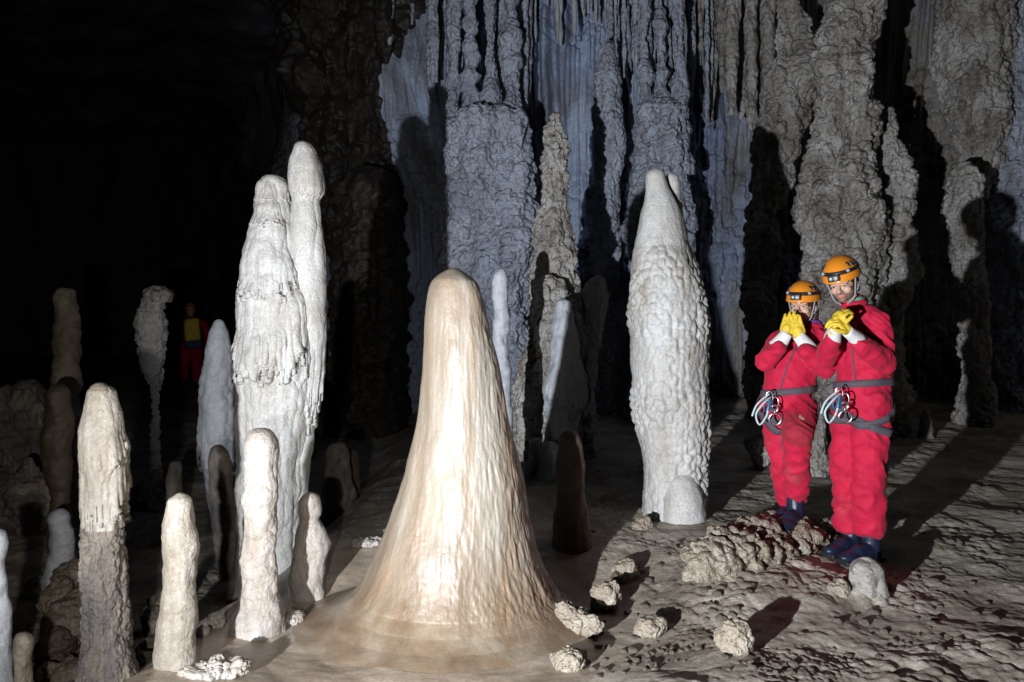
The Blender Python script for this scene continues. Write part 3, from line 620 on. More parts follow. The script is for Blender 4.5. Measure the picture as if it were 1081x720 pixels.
rock(860, 478, 44, 34, 'pale boulder seen between the two cavers', 'popcorn', 0.03, 8, 0.8, kind='rough', d=7.4, z=0.2)
x, y = floor_hit(915, 628)
form('stalagmite', [(589, 903, 925), (600, 900, 931), (615, 899, 933), (630, 897, 935)], y + 0.05, d_nobby(0.006, 26, 0.8, 0.012), 'popcorn', 'short grey cylindrical stub in front of the boots of the man', quad=0.005)
form('stalagmite', [(396, 852, 862), (420, 848, 866), (450, 850, 868), (500, 846, 872)], 7.0, d_pop(0.05, 9, 1, 0.04), 'popcorn', 'thin rough grey stalagmite seen between the two cavers')
form('stalagmite', [(448, 922, 932), (470, 921, 936), (498, 920, 938)], 7.2, d_pop(0.03, 9, 1, 0.02), 'popcorn', 'short pale stub in the dark right of the legs of the man')
form('stalagmite', [(432, 974, 980), (445, 971, 983), (458, 970, 984)], 8.6, d_pop(0.03, 9, 1, 0.02), 'popcorn', 'tiny pale stub on the floor left of the lumpy tan column')
# pale crusts on the apron
rock(393, 578, 46, 9, 'white crusty ridge at the far rim of the cream apron', 'pinkish', 0.018, 24, 0.5, n=6)
rock(300, 660, 36, 8, 'low whitish crust on the apron near the slim pinkish stalagmite', 'pinkish', 0.012, 26, 0.6, n=6, sink=0.4)
rock(228, 662, 18, 14, 'small white stone on the rim of the apron', 'pinkish', 0.006, 26, 0.9)
rock(212, 672, 14, 10, 'smaller white stone left of the small white stone on the apron rim', 'pinkish', 0.006, 26, 0.9)
rock(222, 716, 70, 14, 'white crumbly crust at the bottom left end of the apron', 'pinkish', 0.02, 30, 0.5, n=6, sink=0.4)
# pebble scatter
rng = random.Random(11)
peb = [rock_mesh('pebble', 1, 0.85, 0.7, 0.12, 3.0, 300 + i, 3, 0, 'knob' if i % 2 else 'rough') for i in range(8)]
def pebbles(n, cx, cy, rx, ry, s0, s1, mat, label, group):
    for i in range(n):
        a = rng.uniform(0, TAU); r = math.sqrt(rng.random())
        x, y = floor_hit(cx + rx * r * math.cos(a), cy + ry * r * math.sin(a))
        s = rng.uniform(s0, s1) * rng.uniform(0.6, 1.0)
        me = peb[rng.randrange(8)]
        if (me.name, mat) not in _pm:
            c = me.copy(); c.materials.clear(); c.materials.append(M[mat]); _pm[(me.name, mat)] = c
        o = bpy.data.objects.new('pebble', _pm[(me.name, mat)]); C.objects.link(o)
        o.location = (x, y, gz(x, y) + s * 0.12); o.scale = (s, s * rng.uniform(0.7, 1.1), s * rng.uniform(0.6, 1)); o.rotation_euler = (0, 0, rng.uniform(0, TAU))
        tag(o, label, 'pebble', group)
_pm = {}
pebbles(34, 690, 682, 44, 24, 0.010, 0.030, 'rubble', 'pale pebble in the cluster on the floor right of the cone', 'pebbles clustered right of the cone')
pebbles(22, 650, 700, 50, 18, 0.010, 0.028, 'rubble', 'grey pebble strewn along the bottom edge right of the apron', 'pebbles along the bottom edge')
pebbles(20, 680, 575, 60, 28, 0.012, 0.03, 'rubble', 'pebble on the open floor before the plump white stalagmite', 'pebbles before the white stalagmite')
pebbles(30, 850, 660, 150, 45, 0.008, 0.028, 'rubble', 'loose grey pebble on the right foreground floor', 'pebbles on the right floor')
pebbles(14, 985, 590, 90, 60, 0.010, 0.03, 'rubble', 'loose grey pebble on the floor at the far right', 'pebbles at the far right')
pebbles(14, 800, 705, 60, 12, 0.012, 0.028, 'rubble', 'pale pebble near the short grey stone stub', 'pebbles near the grey stone stub')
pebbles(36, 700, 640, 110, 60, 0.014, 0.045, 'rubble', 'half buried pale pebble on the floor between the cone and the rock ledge', 'pebbles between the cone and the ledge')
pebbles(24, 960, 650, 120, 60, 0.014, 0.040, 'rubble', 'half buried pale pebble on the lower right floor', 'half buried pebbles at the lower right')
pebbles(12, 150, 690, 60, 25, 0.012, 0.03, 'tan', 'small tan pebble below the tan finger stalagmite', 'pebbles at the lower left')
pebbles(10, 330, 640, 60, 30, 0.006, 0.014, 'pinkish', 'tiny white pebble on the cream apron', 'pebbles on the apron')
# tan lumps at the lower left
lumps = [(76, 622, 46, 26, 4.7, 'topmost broad tan flowstone lump below the short bluish stub'), (58, 650, 34, 34, 4.5, 'tan lump at the left end of the second row of lumps'), (90, 652, 40, 36, 4.45, 'round tan lump leaning against the ragged dark stem'),
         (72, 684, 50, 46, 4.3, 'large knobbly tan lump in the middle of the heap'), (50, 702, 30, 34, 4.1, 'small brown lump at the lower left of the heap'), (98, 712, 44, 44, 4.2, 'knobbly brown lump at the bottom of the heap'),
         (62, 724, 44, 22, 3.9, 'flat tan lump cut by the bottom edge of the picture'), (130, 724, 40, 34, 3.9, 'brown lump at the foot of the pale capped stalagmite'), (156, 716, 36, 44, 4.3, 'dark knobbly lump between the two tan stalagmites'),
         (158, 670, 22, 26, 4.6, 'small grey lump above the dark knobbly lump'), (164, 646, 14, 20, 4.7, 'little pointed grey stone at the top of the small grey lump'), (36, 640, 24, 30, 5.2, 'dim lump in the gloom left of the tan heap')]
for (px, py, w, h, d, lab) in lumps:
    z = EYE - (py - HY) / F * d
    rock(px, py, w * 1.15, h, lab, 'tan' if 'tan' in lab else ('brownrock' if 'brown' in lab else 'dark'), 0.022, 16, 0.9, name='flowstone_lump', cat='flowstone', n=6, d=d, z=z, sink=0.15)
# dim boulders in the left gloom
for (px, py, w, h, d, lab) in [(14, 470, 60, 70, 7.0, 'dim grey boulder at the left edge in the gloom'), (20, 545, 50, 60, 6.0, 'dim brown boulder below the one at the left edge'), (150, 560, 40, 50, 7.5, 'dark boulder behind the pale capped stalagmite'),
                                (300, 470, 60, 60, 9.0, 'dark boulder behind the white twin towers'), (430, 560, 90, 60, 8.0, 'dark boulder in the deep shade left of the cone')]:
    rock(px, py, w, h, lab, 'dark', 0.05, 6, 0.9, name='boulder', cat='boulder', kind='knob', n=6, d=d, z=EYE - (py - HY) / F * d, sink=0.3)
form('stalagmite', [(488, 182, 188), (500, 178, 190), (530, 176, 192), (600, 174, 194)], 6.4, d_nobby(0.02, 10, 0.8, 0.02), 'dark', 'dim pointed stalagmite behind the smooth tan finger', quad=0.01)
form('stalagmite', [(470, 224, 234), (485, 220, 242), (520, 224, 246), (580, 230, 250), (650, 234, 252)], 5.6, d_scales(0.02, 14), 'dark', 'rough grey stalagmite in front of the pointed bluish one', quad=0.008)
# ---------------------------------------------------------------- the cavers
M['suit'] = plain('red_coverall_cloth', (0.52, 0.012, 0.050), 0.75, 0, 0.25, 9, 0.3, 0.25, 0.05)
def suit_mat():
    m = M['suit']; nt = m.node_tree; N = nt.nodes; L = nt.links; b = N['Principled BSDF']
    src = b.inputs['Base Color'].links[0].from_socket
    at = N.new('ShaderNodeAttribute'); at.attribute_name = 'patch'
    m1 = N.new('ShaderNodeMix'); m1.data_type = 'RGBA'; L.new(at.outputs['Fac'], m1.inputs[0]); L.new(src, m1.inputs[6]); m1.inputs[7].default_value = (0.34, 0.02, 0.04, 1)
    tc = N.new('ShaderNodeTexCoord'); nz = N.new('ShaderNodeTexNoise'); nz.inputs['Scale'].default_value = 6; nz.inputs['Detail'].default_value = 9; nz.inputs['Roughness'].default_value = 0.7; nz.inputs['Distortion'].default_value = 0.8
    L.new(tc.outputs['Object'], nz.inputs['Vector'])
    sp = N.new('ShaderNodeSeparateXYZ'); L.new(tc.outputs['Object'], sp.inputs[0])
    lo = N.new('ShaderNodeMapRange'); lo.inputs[1].default_value = 1.0; lo.inputs[2].default_value = 0.1; lo.inputs[3].default_value = 0.0; lo.inputs[4].default_value = 0.10; L.new(sp.outputs[2], lo.inputs[0])
    ad = N.new('ShaderNodeMath'); ad.operation = 'ADD'; L.new(nz.outputs['Fac'], ad.inputs[0]); L.new(lo.outputs[0], ad.inputs[1])
    mr = N.new('ShaderNodeMapRange'); mr.inputs[1].default_value = 0.62; mr.inputs[2].default_value = 0.80; mr.inputs[4].default_value = 0.45; L.new(ad.outputs[0], mr.inputs[0])
    m2 = N.new('ShaderNodeMix'); m2.data_type = 'RGBA'; L.new(mr.outputs[0], m2.inputs[0]); L.new(m1.outputs[2], m2.inputs[6]); m2.inputs[7].default_value = (0.40, 0.14, 0.13, 1)
    L.new(m2.outputs[2], b.inputs['Base Color'])
suit_mat()
M['skin'] = plain('skin', (0.62, 0.36, 0.27), 0.5, 0, 0.10, 30, 0.05, 0.4)
M['helmet'] = plain('orange_helmet_shell', (0.80, 0.27, 0.02), 0.32, 0, 0.05, 12, 0.0, 0.5)
M['darkplastic'] = plain('black_plastic', (0.02, 0.02, 0.023), 0.4, 0, 0.2, 40)
M['webbing'] = plain('grey_webbing', (0.085, 0.075, 0.095), 0.8, 0, 0.3, 120, 0.3)
M['strapgrey'] = plain('grey_strap', (0.30, 0.31, 0.33), 0.7, 0, 0.2, 90, 0.2)
M['glove'] = plain('yellow_leather_glove', (0.78, 0.55, 0.045), 0.6, 0, 0.18, 45, 0.3)
M['cuff'] = plain('white_glove_cuff', (0.72, 0.72, 0.72), 0.75, 0, 0.12, 60, 0.3)
M['boot'] = plain('navy_rubber_boot', (0.010, 0.018, 0.045), 0.42, 0, 0.5, 14, 0.1)
M['metal'] = plain('worn_aluminium', (0.72, 0.72, 0.74), 0.28, 1.0, 0.1, 60)
M['bluemetal'] = plain('blue_anodised_metal', (0.20, 0.42, 0.66), 0.3, 0.8, 0.1, 60)
M['rope'] = plain('pale_rope', (0.52, 0.62, 0.66), 0.8, 0, 0.35, 160, 0.4)
M['lens'] = plain('lamp_lens', (0.55, 0.58, 0.62), 0.12, 0.3, 0.1, 60)
M['green'] = plain('green_scarf', (0.13, 0.30, 0.20), 0.85, 0, 0.35, 40, 0.4)
M['purple'] = plain('purple_fleece', (0.12, 0.045, 0.26), 0.9, 0, 0.3, 50, 0.4)
M['hair'] = plain('dark_brown_hair', (0.035, 0.022, 0.016), 0.55, 0, 0.5, 60, 0.5)
M['eyewhite'] = plain('eye_white', (0.7, 0.68, 0.66), 0.25, 0, 0.03, 30)
M['iris'] = plain('dark_iris', (0.03, 0.02, 0.015), 0.2, 0, 0.1, 30)
M['brow'] = plain('dark_brow_hair', (0.05, 0.03, 0.02), 0.7, 0, 0.3, 90)
M['yellowpack'] = plain('yellow_pack_cloth', (0.95, 0.72, 0.04), 0.5, 0, 0.1, 10, 0.1)
M['bluepack'] = plain('dark_blue_pack_cloth', (0.03, 0.06, 0.22), 0.6, 0, 0.2, 10, 0.1)
def skin_face_mat():
    m, nt, b = mat_new('face_skin'); N = nt.nodes; L = nt.links
    tc = N.new('ShaderNodeTexCoord'); nz = N.new('ShaderNodeTexNoise'); nz.inputs['Scale'].default_value = 140; nz.inputs['Detail'].default_value = 3; L.new(tc.outputs['Object'], nz.inputs['Vector'])
    at = N.new('ShaderNodeAttribute'); at.attribute_name = 'stubble'
    al = N.new('ShaderNodeAttribute'); al.attribute_name = 'lips'
    ml = N.new('ShaderNodeMath'); ml.operation = 'MULTIPLY'; L.new(at.outputs['Fac'], ml.inputs[0])
    mr = N.new('ShaderNodeMapRange'); mr.inputs[1].default_value = 0.35; mr.inputs[2].default_value = 0.6; mr.inputs[3].default_value = 0.45; mr.inputs[4].default_value = 1; L.new(nz.outputs['Fac'], mr.inputs[0]); L.new(mr.outputs[0], ml.inputs[1])
    m1 = N.new('ShaderNodeMix'); m1.data_type = 'RGBA'; m1.inputs[6].default_value = (0.60, 0.36, 0.27, 1); m1.inputs[7].default_value = (0.55, 0.20, 0.17, 1); L.new(al.outputs['Fac'], m1.inputs[0])
    m2 = N.new('ShaderNodeMix'); m2.data_type = 'RGBA'; L.new(ml.outputs[0], m2.inputs[0]); L.new(m1.outputs[2], m2.inputs[6]); m2.inputs[7].default_value = (0.075, 0.045, 0.035, 1)
    L.new(m2.outputs[2], b.inputs['Base Color']); b.inputs['Roughness'].default_value = 0.5
    b.inputs['Subsurface Weight'].default_value = 0.08; b.inputs['Subsurface Radius'].default_value = (0.01, 0.004, 0.002)
    return m
M['face'] = skin_face_mat()

def tube_geo(pts, rs, seg=14, flat=None):
    """tapered tube with round ends through the points; returns verts, faces"""
    pts = [np.array(p, float) for p in pts]; n = len(pts)
    tan = []
    for i in range(n):
        t = pts[min(i + 1, n - 1)] - pts[max(i - 1, 0)]; tan.append(t / (np.linalg.norm(t) + 1e-9))
    ref = np.array([0, 0, 1.0]) if abs(tan[0][2]) < 0.9 else np.array([0, 1.0, 0])
    V = []; rings = []
    P_ = []; Rr = []; T_ = []
    for a in (1.0, 0.75, 0.4): P_.append(pts[0] - tan[0] * rs[0] * a); Rr.append(rs[0] * math.sqrt(max(0, 1 - a * a)) + 1e-4); T_.append(tan[0])
    for p, r, t in zip(pts, rs, tan): P_.append(p); Rr.append(r); T_.append(t)
    for a in (0.4, 0.75, 1.0): P_.append(pts[-1] + tan[-1] * rs[-1] * a); Rr.append(rs[-1] * math.sqrt(max(0, 1 - a * a)) + 1e-4); T_.append(tan[-1])
    x = np.cross(ref, T_[0]); x /= np.linalg.norm(x)
    for p, r, t in zip(P_, Rr, T_):
        x = x - t * np.dot(x, t); x /= np.linalg.norm(x); y = np.cross(t, x)
        rings.append([p + r * (math.cos(k) * x + math.sin(k) * y) for k in np.linspace(0, TAU, seg, endpoint=False)])
    V = np.array(rings).reshape(-1, 3); m = len(rings); Fc = []
    for i in range(m - 1):
        for k in range(seg):
            Fc.append([i * seg + k, i * seg + (k + 1) % seg, (i + 1) * seg + (k + 1) % seg, (i + 1) * seg + k])
    Fc.append(list(range(seg))[::-1]); Fc.append([(m - 1) * seg + k for k in range(seg)])
    return V, Fc
def subdivided(pts, rs, k=4):
    pts = np.array(pts, float); rs = np.array(rs, float); n = len(pts)
    if n < 3: t = np.linspace(0, 1, k + 1); return [pts[0] + (pts[1] - pts[0]) * q for q in t], list(np.interp(t, [0, 1], rs))
    out = []; ro = []
    for i in range(n - 1):
        p0 = pts[max(i - 1, 0)]; p1 = pts[i]; p2 = pts[i + 1]; p3 = pts[min(i + 2, n - 1)]
        for q in np.linspace(0, 1, k, endpoint=False):
            out.append(0.5 * (2 * p1 + (p2 - p0) * q + (2 * p0 - 5 * p1 + 4 * p2 - p3) * q * q + (3 * p1 - p0 - 3 * p2 + p3) * q ** 3)); ro.append(rs[i] + (rs[i + 1] - rs[i]) * q)
    out.append(pts[-1]); ro.append(rs[-1]); return out, ro
class Geo:
    def __init__(s): s.v = []; s.f = []; s.n = 0
    def add(s, V, Fc):
        s.v.append(np.asarray(V, float)); s.f += [[i + s.n for i in q] for q in Fc]; s.n += len(V); return s
    def tube(s, pts, rs, seg=14, k=4):
        if not isinstance(rs, (list, tuple)): rs = [rs] * len(pts)
        p, r = subdivided(pts, rs, k); return s.add(*tube_geo(p, r, seg))
    def ball(s, c, r, R=None, n=4):
        v, f = ico(n); q = v * np.array(r if hasattr(r, '__len__') else (r, r, r))
        if R is not None: q = q @ np.array(R).T
        return s.add(q + np.array(c), f.tolist())
    def box(s, c, h, R=None, bev=0.25):
        bm = bmesh.new(); bmesh.ops.create_cube(bm, size=2.0)
        for v in bm.verts: v.co = (v.co.x * h[0], v.co.y * h[1], v.co.z * h[2])
        bmesh.ops.bevel(bm, geom=list(bm.edges), offset=min(h) * bev, segments=2, affect='EDGES', profile=0.7)
        q = np.array([v.co for v in bm.verts]); f = [[w.index for w in p.verts] for p in bm.faces]; bm.free()
        if R is not None: q = q @ np.array(R).T
        return s.add(q + np.array(c), f)
    def torus(s, c, R1, r, nrm, sx=1.0, up=(0, 0, 1), seg=28, sec=8):
        n = np.array(nrm, float); n /= np.linalg.norm(n); u = np.array(up, float); u -= n * u.dot(n); u /= np.linalg.norm(u); w = np.cross(n, u)
        V = []
        for a in np.linspace(0, TAU, seg, endpoint=False):
            d = math.cos(a) * u + math.sin(a) * w * sx; ce = np.array(c) + d * R1
            dn = d / np.linalg.norm(d)
            for b in np.linspace(0, TAU, sec, endpoint=False): V.append(ce + r * (math.cos(b) * dn + math.sin(b) * n))
        Fc = [[i * sec + j, ((i + 1) % seg) * sec + j, ((i + 1) % seg) * sec + (j + 1) % sec, i * sec + (j + 1) % sec] for i in range(seg) for j in range(sec)]
        return s.add(V, Fc)
    def mesh(s, name): return poly_mesh(name, np.vstack(s.v), s.f)
    def fused(s, name, voxel, smooth=4, disp=None, keep=True):
        me = s.mesh(name + '_raw'); o = bpy.data.objects.new('tmp', me); C.objects.link(o)
        m = o.modifiers.new('r', 'REMESH'); m.mode = 'VOXEL'; m.voxel_size = voxel
        if smooth: k = o.modifiers.new('s', 'SMOOTH'); k.factor = 0.5; k.iterations = smooth
        dg = bpy.context.evaluated_depsgraph_get(); dg.update(); ev = o.evaluated_get(dg)
        out = bpy.data.meshes.new_from_object(ev, preserve_all_data_layers=False, depsgraph=dg); out.name = name
        bpy.data.objects.remove(o); bpy.data.meshes.remove(me)
        nv = len(out.vertices); co = np.zeros(nv * 3, np.float32); out.vertices.foreach_get('co', co); co = co.reshape(-1, 3).astype(float)
        nn = np.zeros(nv * 3, np.float32); out.vertex_normals.foreach_get('vector', nn); nn = nn.reshape(-1, 3).astype(float)
        if disp is not None:
            co = co + nn * disp(co)[:, None]; out.vertices.foreach_set('co', co.astype(np.float32).ravel())
        out.polygons.foreach_set('use_smooth', np.ones(len(out.polygons), dtype=bool)); out.update()
        return out, co
def child(name, me, mat, root, label=None):
    """the meshes are drawn in scene space; shift them into the space of their root"""
    base = Vector(root['_abs'])
    me.transform(Matrix.Translation(-base))
    o = bpy.data.objects.new(name, me); C.objects.link(o); o['_abs'] = root['_abs']
    if not me.materials: me.materials.append(M[mat])
    o.parent = root
    if label: o['label'] = label
    return o
def rotm(yaw, pitch, roll):
    return np.array(Matrix.Rotation(rad(yaw), 3, 'Z') @ Matrix.Rotation(rad(pitch), 3, 'X') @ Matrix.Rotation(rad(roll), 3, 'Y'))

def folds(amp, sd, sx=1.0):
    def f(p):
        w = p + 0.035 * noise(p * 7, sd + 9)[:, None]
        a = 1 - np.abs(noise((w @ np.array([[0.87, 0, -0.5], [0, 1, 0], [0.5, 0, 0.87]])) * V3(5, 5, 11) * sx + sd, sd)) * 2.2
        b_ = 1 - np.abs(noise((w @ np.array([[0.8, 0, 0.6], [0, 1, 0], [-0.6, 0, 0.8]])) * V3(7, 6, 17) * sx, sd + 1)) * 2.2
        m = sst(-0.25, 0.35, noise(p * 3.3, sd + 2))
        cr = 1 - np.abs(noise(w * V3(9, 9, 15), sd + 6)) * 3.0
        return amp * (np.clip(a, -0.4, 1) * (0.4 + m) + 0.65 * np.clip(b_, -0.4, 1) * (1.3 - m) + 0.30 * np.clip(cr, -0.3, 1) * (0.3 + m)) - amp * 0.95 + 0.003 * fbm(p * 6, 2, sd + 4)
    return f

def head_parts(root, hc, R, beard, scale=1.0, body_geo=None):
    """adds the head to the body geometry; local frame: x = own right, y = forward, z = up"""
    def T(l): return np.array(hc) + R @ (np.array(l, float) * scale)
    g = body_geo
    g.ball(T((0, -0.005, 0.03)), np.array((0.074, 0.094, 0.090)) * scale, R)
    g.ball(T((0, 0.022, -0.035)), np.array((0.060, 0.066, 0.072)) * scale, R)
    g.ball(T((0, 0.062, -0.083)), np.array((0.026, 0.024, 0.022)) * scale, R)
    for s in (-1, 1):
        g.ball(T((s * 0.036, 0.058, -0.028)), np.array((0.024, 0.022, 0.024)) * scale, R, 3)
        g.ball(T((s * 0.030, 0.080, 0.024)), np.array((0.026, 0.012, 0.009)) * scale, R, 3)
        g.ball(T((s * 0.078, -0.008, -0.008)), np.array((0.010, 0.018, 0.030)) * scale, R, 3)
    g.tube([T((0, 0.084, 0.016)), T((0, 0.098, -0.008)), T((0, 0.110, -0.026))], [0.008 * scale, 0.0095 * scale, 0.013 * scale], 10)
    for s in (-1, 1): g.ball(T((s * 0.011, 0.098, -0.030)), np.array((0.009, 0.010, 0.008)) * scale, R, 3)
    g.tube([T((-0.024, 0.080, -0.054)), T((0, 0.090, -0.051)), T((0.024, 0.080, -0.054))], [0.005 * scale, 0.0075 * scale, 0.005 * scale], 8)
    g.tube([T((-0.020, 0.080, -0.063)), T((0, 0.088, -0.064)), T((0.020, 0.080, -0.063))], [0.005 * scale, 0.008 * scale, 0.005 * scale], 8)
    return T
def face_details(root, T, R, scale, brow=True):
    for s in (-1, 1):
        e = Geo().ball(T((s * 0.031, 0.0785, 0.004)), 0.0115 * scale, R, 3)
        eo = child('eye', e.mesh('eye'), 'eyewhite', root)
        i = Geo().ball(T((s * 0.031 - 0.001, 0.0885, 0.0035)), np.array((0.0068, 0.0034, 0.0068)) * scale, R, 3)
        child('iris', i.mesh('iris'), 'iris', eo)
        l = Geo().tube([T((s * 0.018, 0.086, 0.010)), T((s * 0.031, 0.0905, 0.0135)), T((s * 0.045, 0.083, 0.009))], [0.0052 * scale] * 3, 8)
        child('eyelid', l.mesh('eyelid'), 'skin', root)
        l = Geo().tube([T((s * 0.014, 0.093, 0.025)), T((s * 0.030, 0.0955, 0.030)), T((s * 0.048, 0.082, 0.026))], [0.0035 * scale, 0.0042 * scale, 0.002 * scale], 8)
        child('eyebrow', l.mesh('eyebrow'), 'brow', root)
def helmet(root, hc, R, scale=1.0, cord=True):
    def T(l): return np.array(hc) + R @ (np.array(l, float) * scale)
    nr, ns = 40, 72
    def shell(ph, th):
        # ph 0 at the crown, 1 at the rim
        a = ph * 1.62
        w = 0.106; ln = 0.134
        r = math.sin(min(a, math.pi / 2)) + (0.02 * sst(0.9, 1.0, np.array(ph)) if True else 0)
        z = 0.118 * math.cos(a)
        bumpv = 1 + 0.035 * math.exp(-((math.cos(th) * 1.0) ** 2) / 0.05) * math.sin(a)
        x = w * r * math.cos(th) * bumpv; y = ln * r * math.sin(th)
        z += 0.010 * math.sin(th) * ph ** 3 * -1.0 - 0.006 * ph ** 6
        return np.array([x, y - 0.005, z + 0.052])
    V = []; Fc = []
    for i in range(nr + 1):
        for j in range(ns): V.append(T(shell(i / nr + 1e-3, TAU * j / ns)))
    for i in range(nr):
        for j in range(ns): Fc.append([i * ns + j, (i + 1) * ns + j, (i + 1) * ns + (j + 1) % ns, i * ns + (j + 1) % ns])
    me = poly_mesh('helmet', V, Fc)
    ho = child('helmet', me, 'helmet', root)
    sm = ho.modifiers.new('thickness', 'SOLIDIFY'); sm.thickness = 0.005; sm.offset = -1
    # vent slots: short dark slanted recess shapes on each side
    for s in (-1, 1):
        for k in range(3):
            th = math.pi / 2 - s * (0.85 + 0.28 * k); ph0 = 0.50 + 0.02 * k
            p = [np.array(shell(ph0 + dd, th + s * 0.10 * dd / 0.13 * -1)) for dd in (0.0, 0.07, 0.15)]
            g = Geo().tube([T(q * 1.0 + np.array((0, 0, 0.0005))) for q in p], [0.0045 * scale, 0.0075 * scale, 0.004 * scale], 8)
            child('vent', g.mesh('vent'), 'darkplastic', ho)
    # head lamp strap round the shell
    V = []; Fc = []; n = 80
    for j in range(n):
        th = TAU * j / n
        for ph, off in ((0.70, 1.025), (0.715, 1.04), (0.80, 1.035), (0.815, 1.015)):
            q = shell(ph, th); c = np.array([0, -0.005, q[2]]); V.append(T(c + (q - c) * off + np.array([0, 0, 0.016 * -abs(math.sin(th)) * 0])))
    for j in range(n):
        for k in range(3): Fc.append([j * 4 + k, j * 4 + k + 1, ((j + 1) % n) * 4 + k + 1, ((j + 1) % n) * 4 + k])
    child('lamp_strap', poly_mesh('lamp_strap', V, Fc), 'darkplastic', ho)
    g = Geo().box(T((0, 0.142, 0.066)), np.array((0.031, 0.017, 0.019)) * scale, R)
    lamp = child('headlamp', g.mesh('headlamp'), 'darkplastic', ho)
    g = Geo()
    g.ball(T((-0.013, 0.158, 0.066)), np.array((0.012, 0.006, 0.012)) * scale, R, 3)
    g.ball(T((0.014, 0.158, 0.066)), np.array((0.010, 0.005, 0.010)) * scale, R, 3)
    child('lens', g.mesh('lens'), 'lens', ho)
    # round strap clip on the left and right side
    for s in (-1, 1):
        th = math.pi / 2 - s * 0.75; q = shell(0.74, th); g = Geo().ball(T(q * V3(1.04, 1.04, 1)), 0.012 * scale, R, 3)
        child('clip', g.mesh('clip'), 'strapgrey', ho)
    # chin straps
    for s in (-1, 1):
        g = Geo().tube([T((s * 0.088, 0.035, 0.045)), T((s * 0.074, 0.030, -0.02)), T((s * 0.058, 0.042, -0.085)), T((s * 0.02, 0.062, -0.113))], [0.0045 * scale] * 4, 8)
        g.tube([T((s * 0.088, -0.05, 0.045)), T((s * 0.086, -0.02, -0.01)), T((s * 0.078, 0.02, -0.045))], [0.0045 * scale] * 3, 8)
        child('chin_strap', g.mesh('chin_strap'), 'strapgrey', root)
    return ho

def glove(root, wrist, palm_dir, nrm, side, curl, spread=0.10, thumb_out=0.7, scale=1.0, elbow=None, curls=None):
    """wrist point, direction of the fingers, direction the palm faces, side = +1/-1 thumb side along cross(dir, normal)"""
    d = np.array(palm_dir, float); d /= np.linalg.norm(d); n = np.array(nrm, float); n -= d * n.dot(d); n /= np.linalg.norm(n)
    t = np.cross(d, n) * side
    g = Geo(); w0 = np.array(wrist, float); s = scale
    pc = w0 + d * 0.055 * s
    Rm = np.stack([t, n, d], 1)
    g.ball(pc, np.array((0.046, 0.020, 0.058)) * s, Rm)
    g.ball(pc + d * 0.02 * s, np.array((0.047, 0.018, 0.034)) * s, Rm)
    g.tube([w0 - d * 0.01 * s, pc], [0.031 * s, 0.034 * s])
    lens = (0.072, 0.084, 0.078, 0.060)
    for k in range(4):
        off = (0.033 - 0.022 * k); b0 = w0 + d * (0.090 - 0.004 * abs(k - 1.2)) * s + t * off * s
        fd = d + t * spread * (1.5 - k) * 0.5; fd /= np.linalg.norm(fd)
        ck = curls[k] if curls else curl
        L = lens[k] * s; pts = [b0 - fd * 0.02 * s, b0]; a = 0.25 * ck; p = b0
        for frac, da in ((0.45, 0.55), (0.30, 0.75), (0.25, 0.6)):
            a += ck * da; v = fd * math.cos(a) + n * math.sin(a); p = p + v * L * frac; pts.append(p)
        g.tube(pts, [0.0115 * s, 0.0115 * s, 0.0108 * s, 0.0100 * s, 0.0085 * s], 10, 3)
    tb = w0 + d * 0.028 * s + t * 0.034 * s
    td = d * (1 - thumb_out * 0.5) + t * thumb_out + n * 0.35; td /= np.linalg.norm(td)
    td2 = td * 0.8 + d * 0.35 + n * 0.2 * curl; td2 /= np.linalg.norm(td2)
    g.tube([tb - t * 0.014 * s, tb + td * 0.022 * s, tb + td * 0.048 * s, tb + td * 0.048 * s + td2 * 0.030 * s], [0.017 * s, 0.015 * s, 0.0125 * s, 0.010 * s], 10)
    me, _ = g.fused('glove', 0.0028, 3, lambda p: 0.0012 * fbm(p * 60, 2, 7))
    o = child('glove', me, 'glove', root)
    if elbow is not None:
        a = np.array(elbow, float) - w0; a /= np.linalg.norm(a)
        g = Geo(); n_ = 26; V = []; Fc = []
        x = np.cross(a, n); x /= np.linalg.norm(x); y = np.cross(a, x)
        prof = [(-0.030, 0.034), (-0.012, 0.037), (0.0, 0.038), (0.03, 0.043), (0.06, 0.049), (0.092, 0.054), (0.094, 0.050)]
        for q, r in prof:
            for j in range(n_):
                th = TAU * j / n_; rr = r * s * (1 + 0.04 * math.sin(5 * th + q * 60))
                V.append(w0 + a * q * s + (x * math.cos(th) + y * math.sin(th) * 0.82) * rr)
        for i in range(len(prof) - 1):
            for j in range(n_): Fc.append([i * n_ + j, i * n_ + (j + 1) % n_, (i + 1) * n_ + (j + 1) % n_, (i + 1) * n_ + j])
        co = child('cuff', poly_mesh('cuff', V, Fc), 'cuff', o)
        sm = co.modifiers.new('thickness', 'SOLIDIFY'); sm.thickness = 0.003; sm.offset = 1
    return o

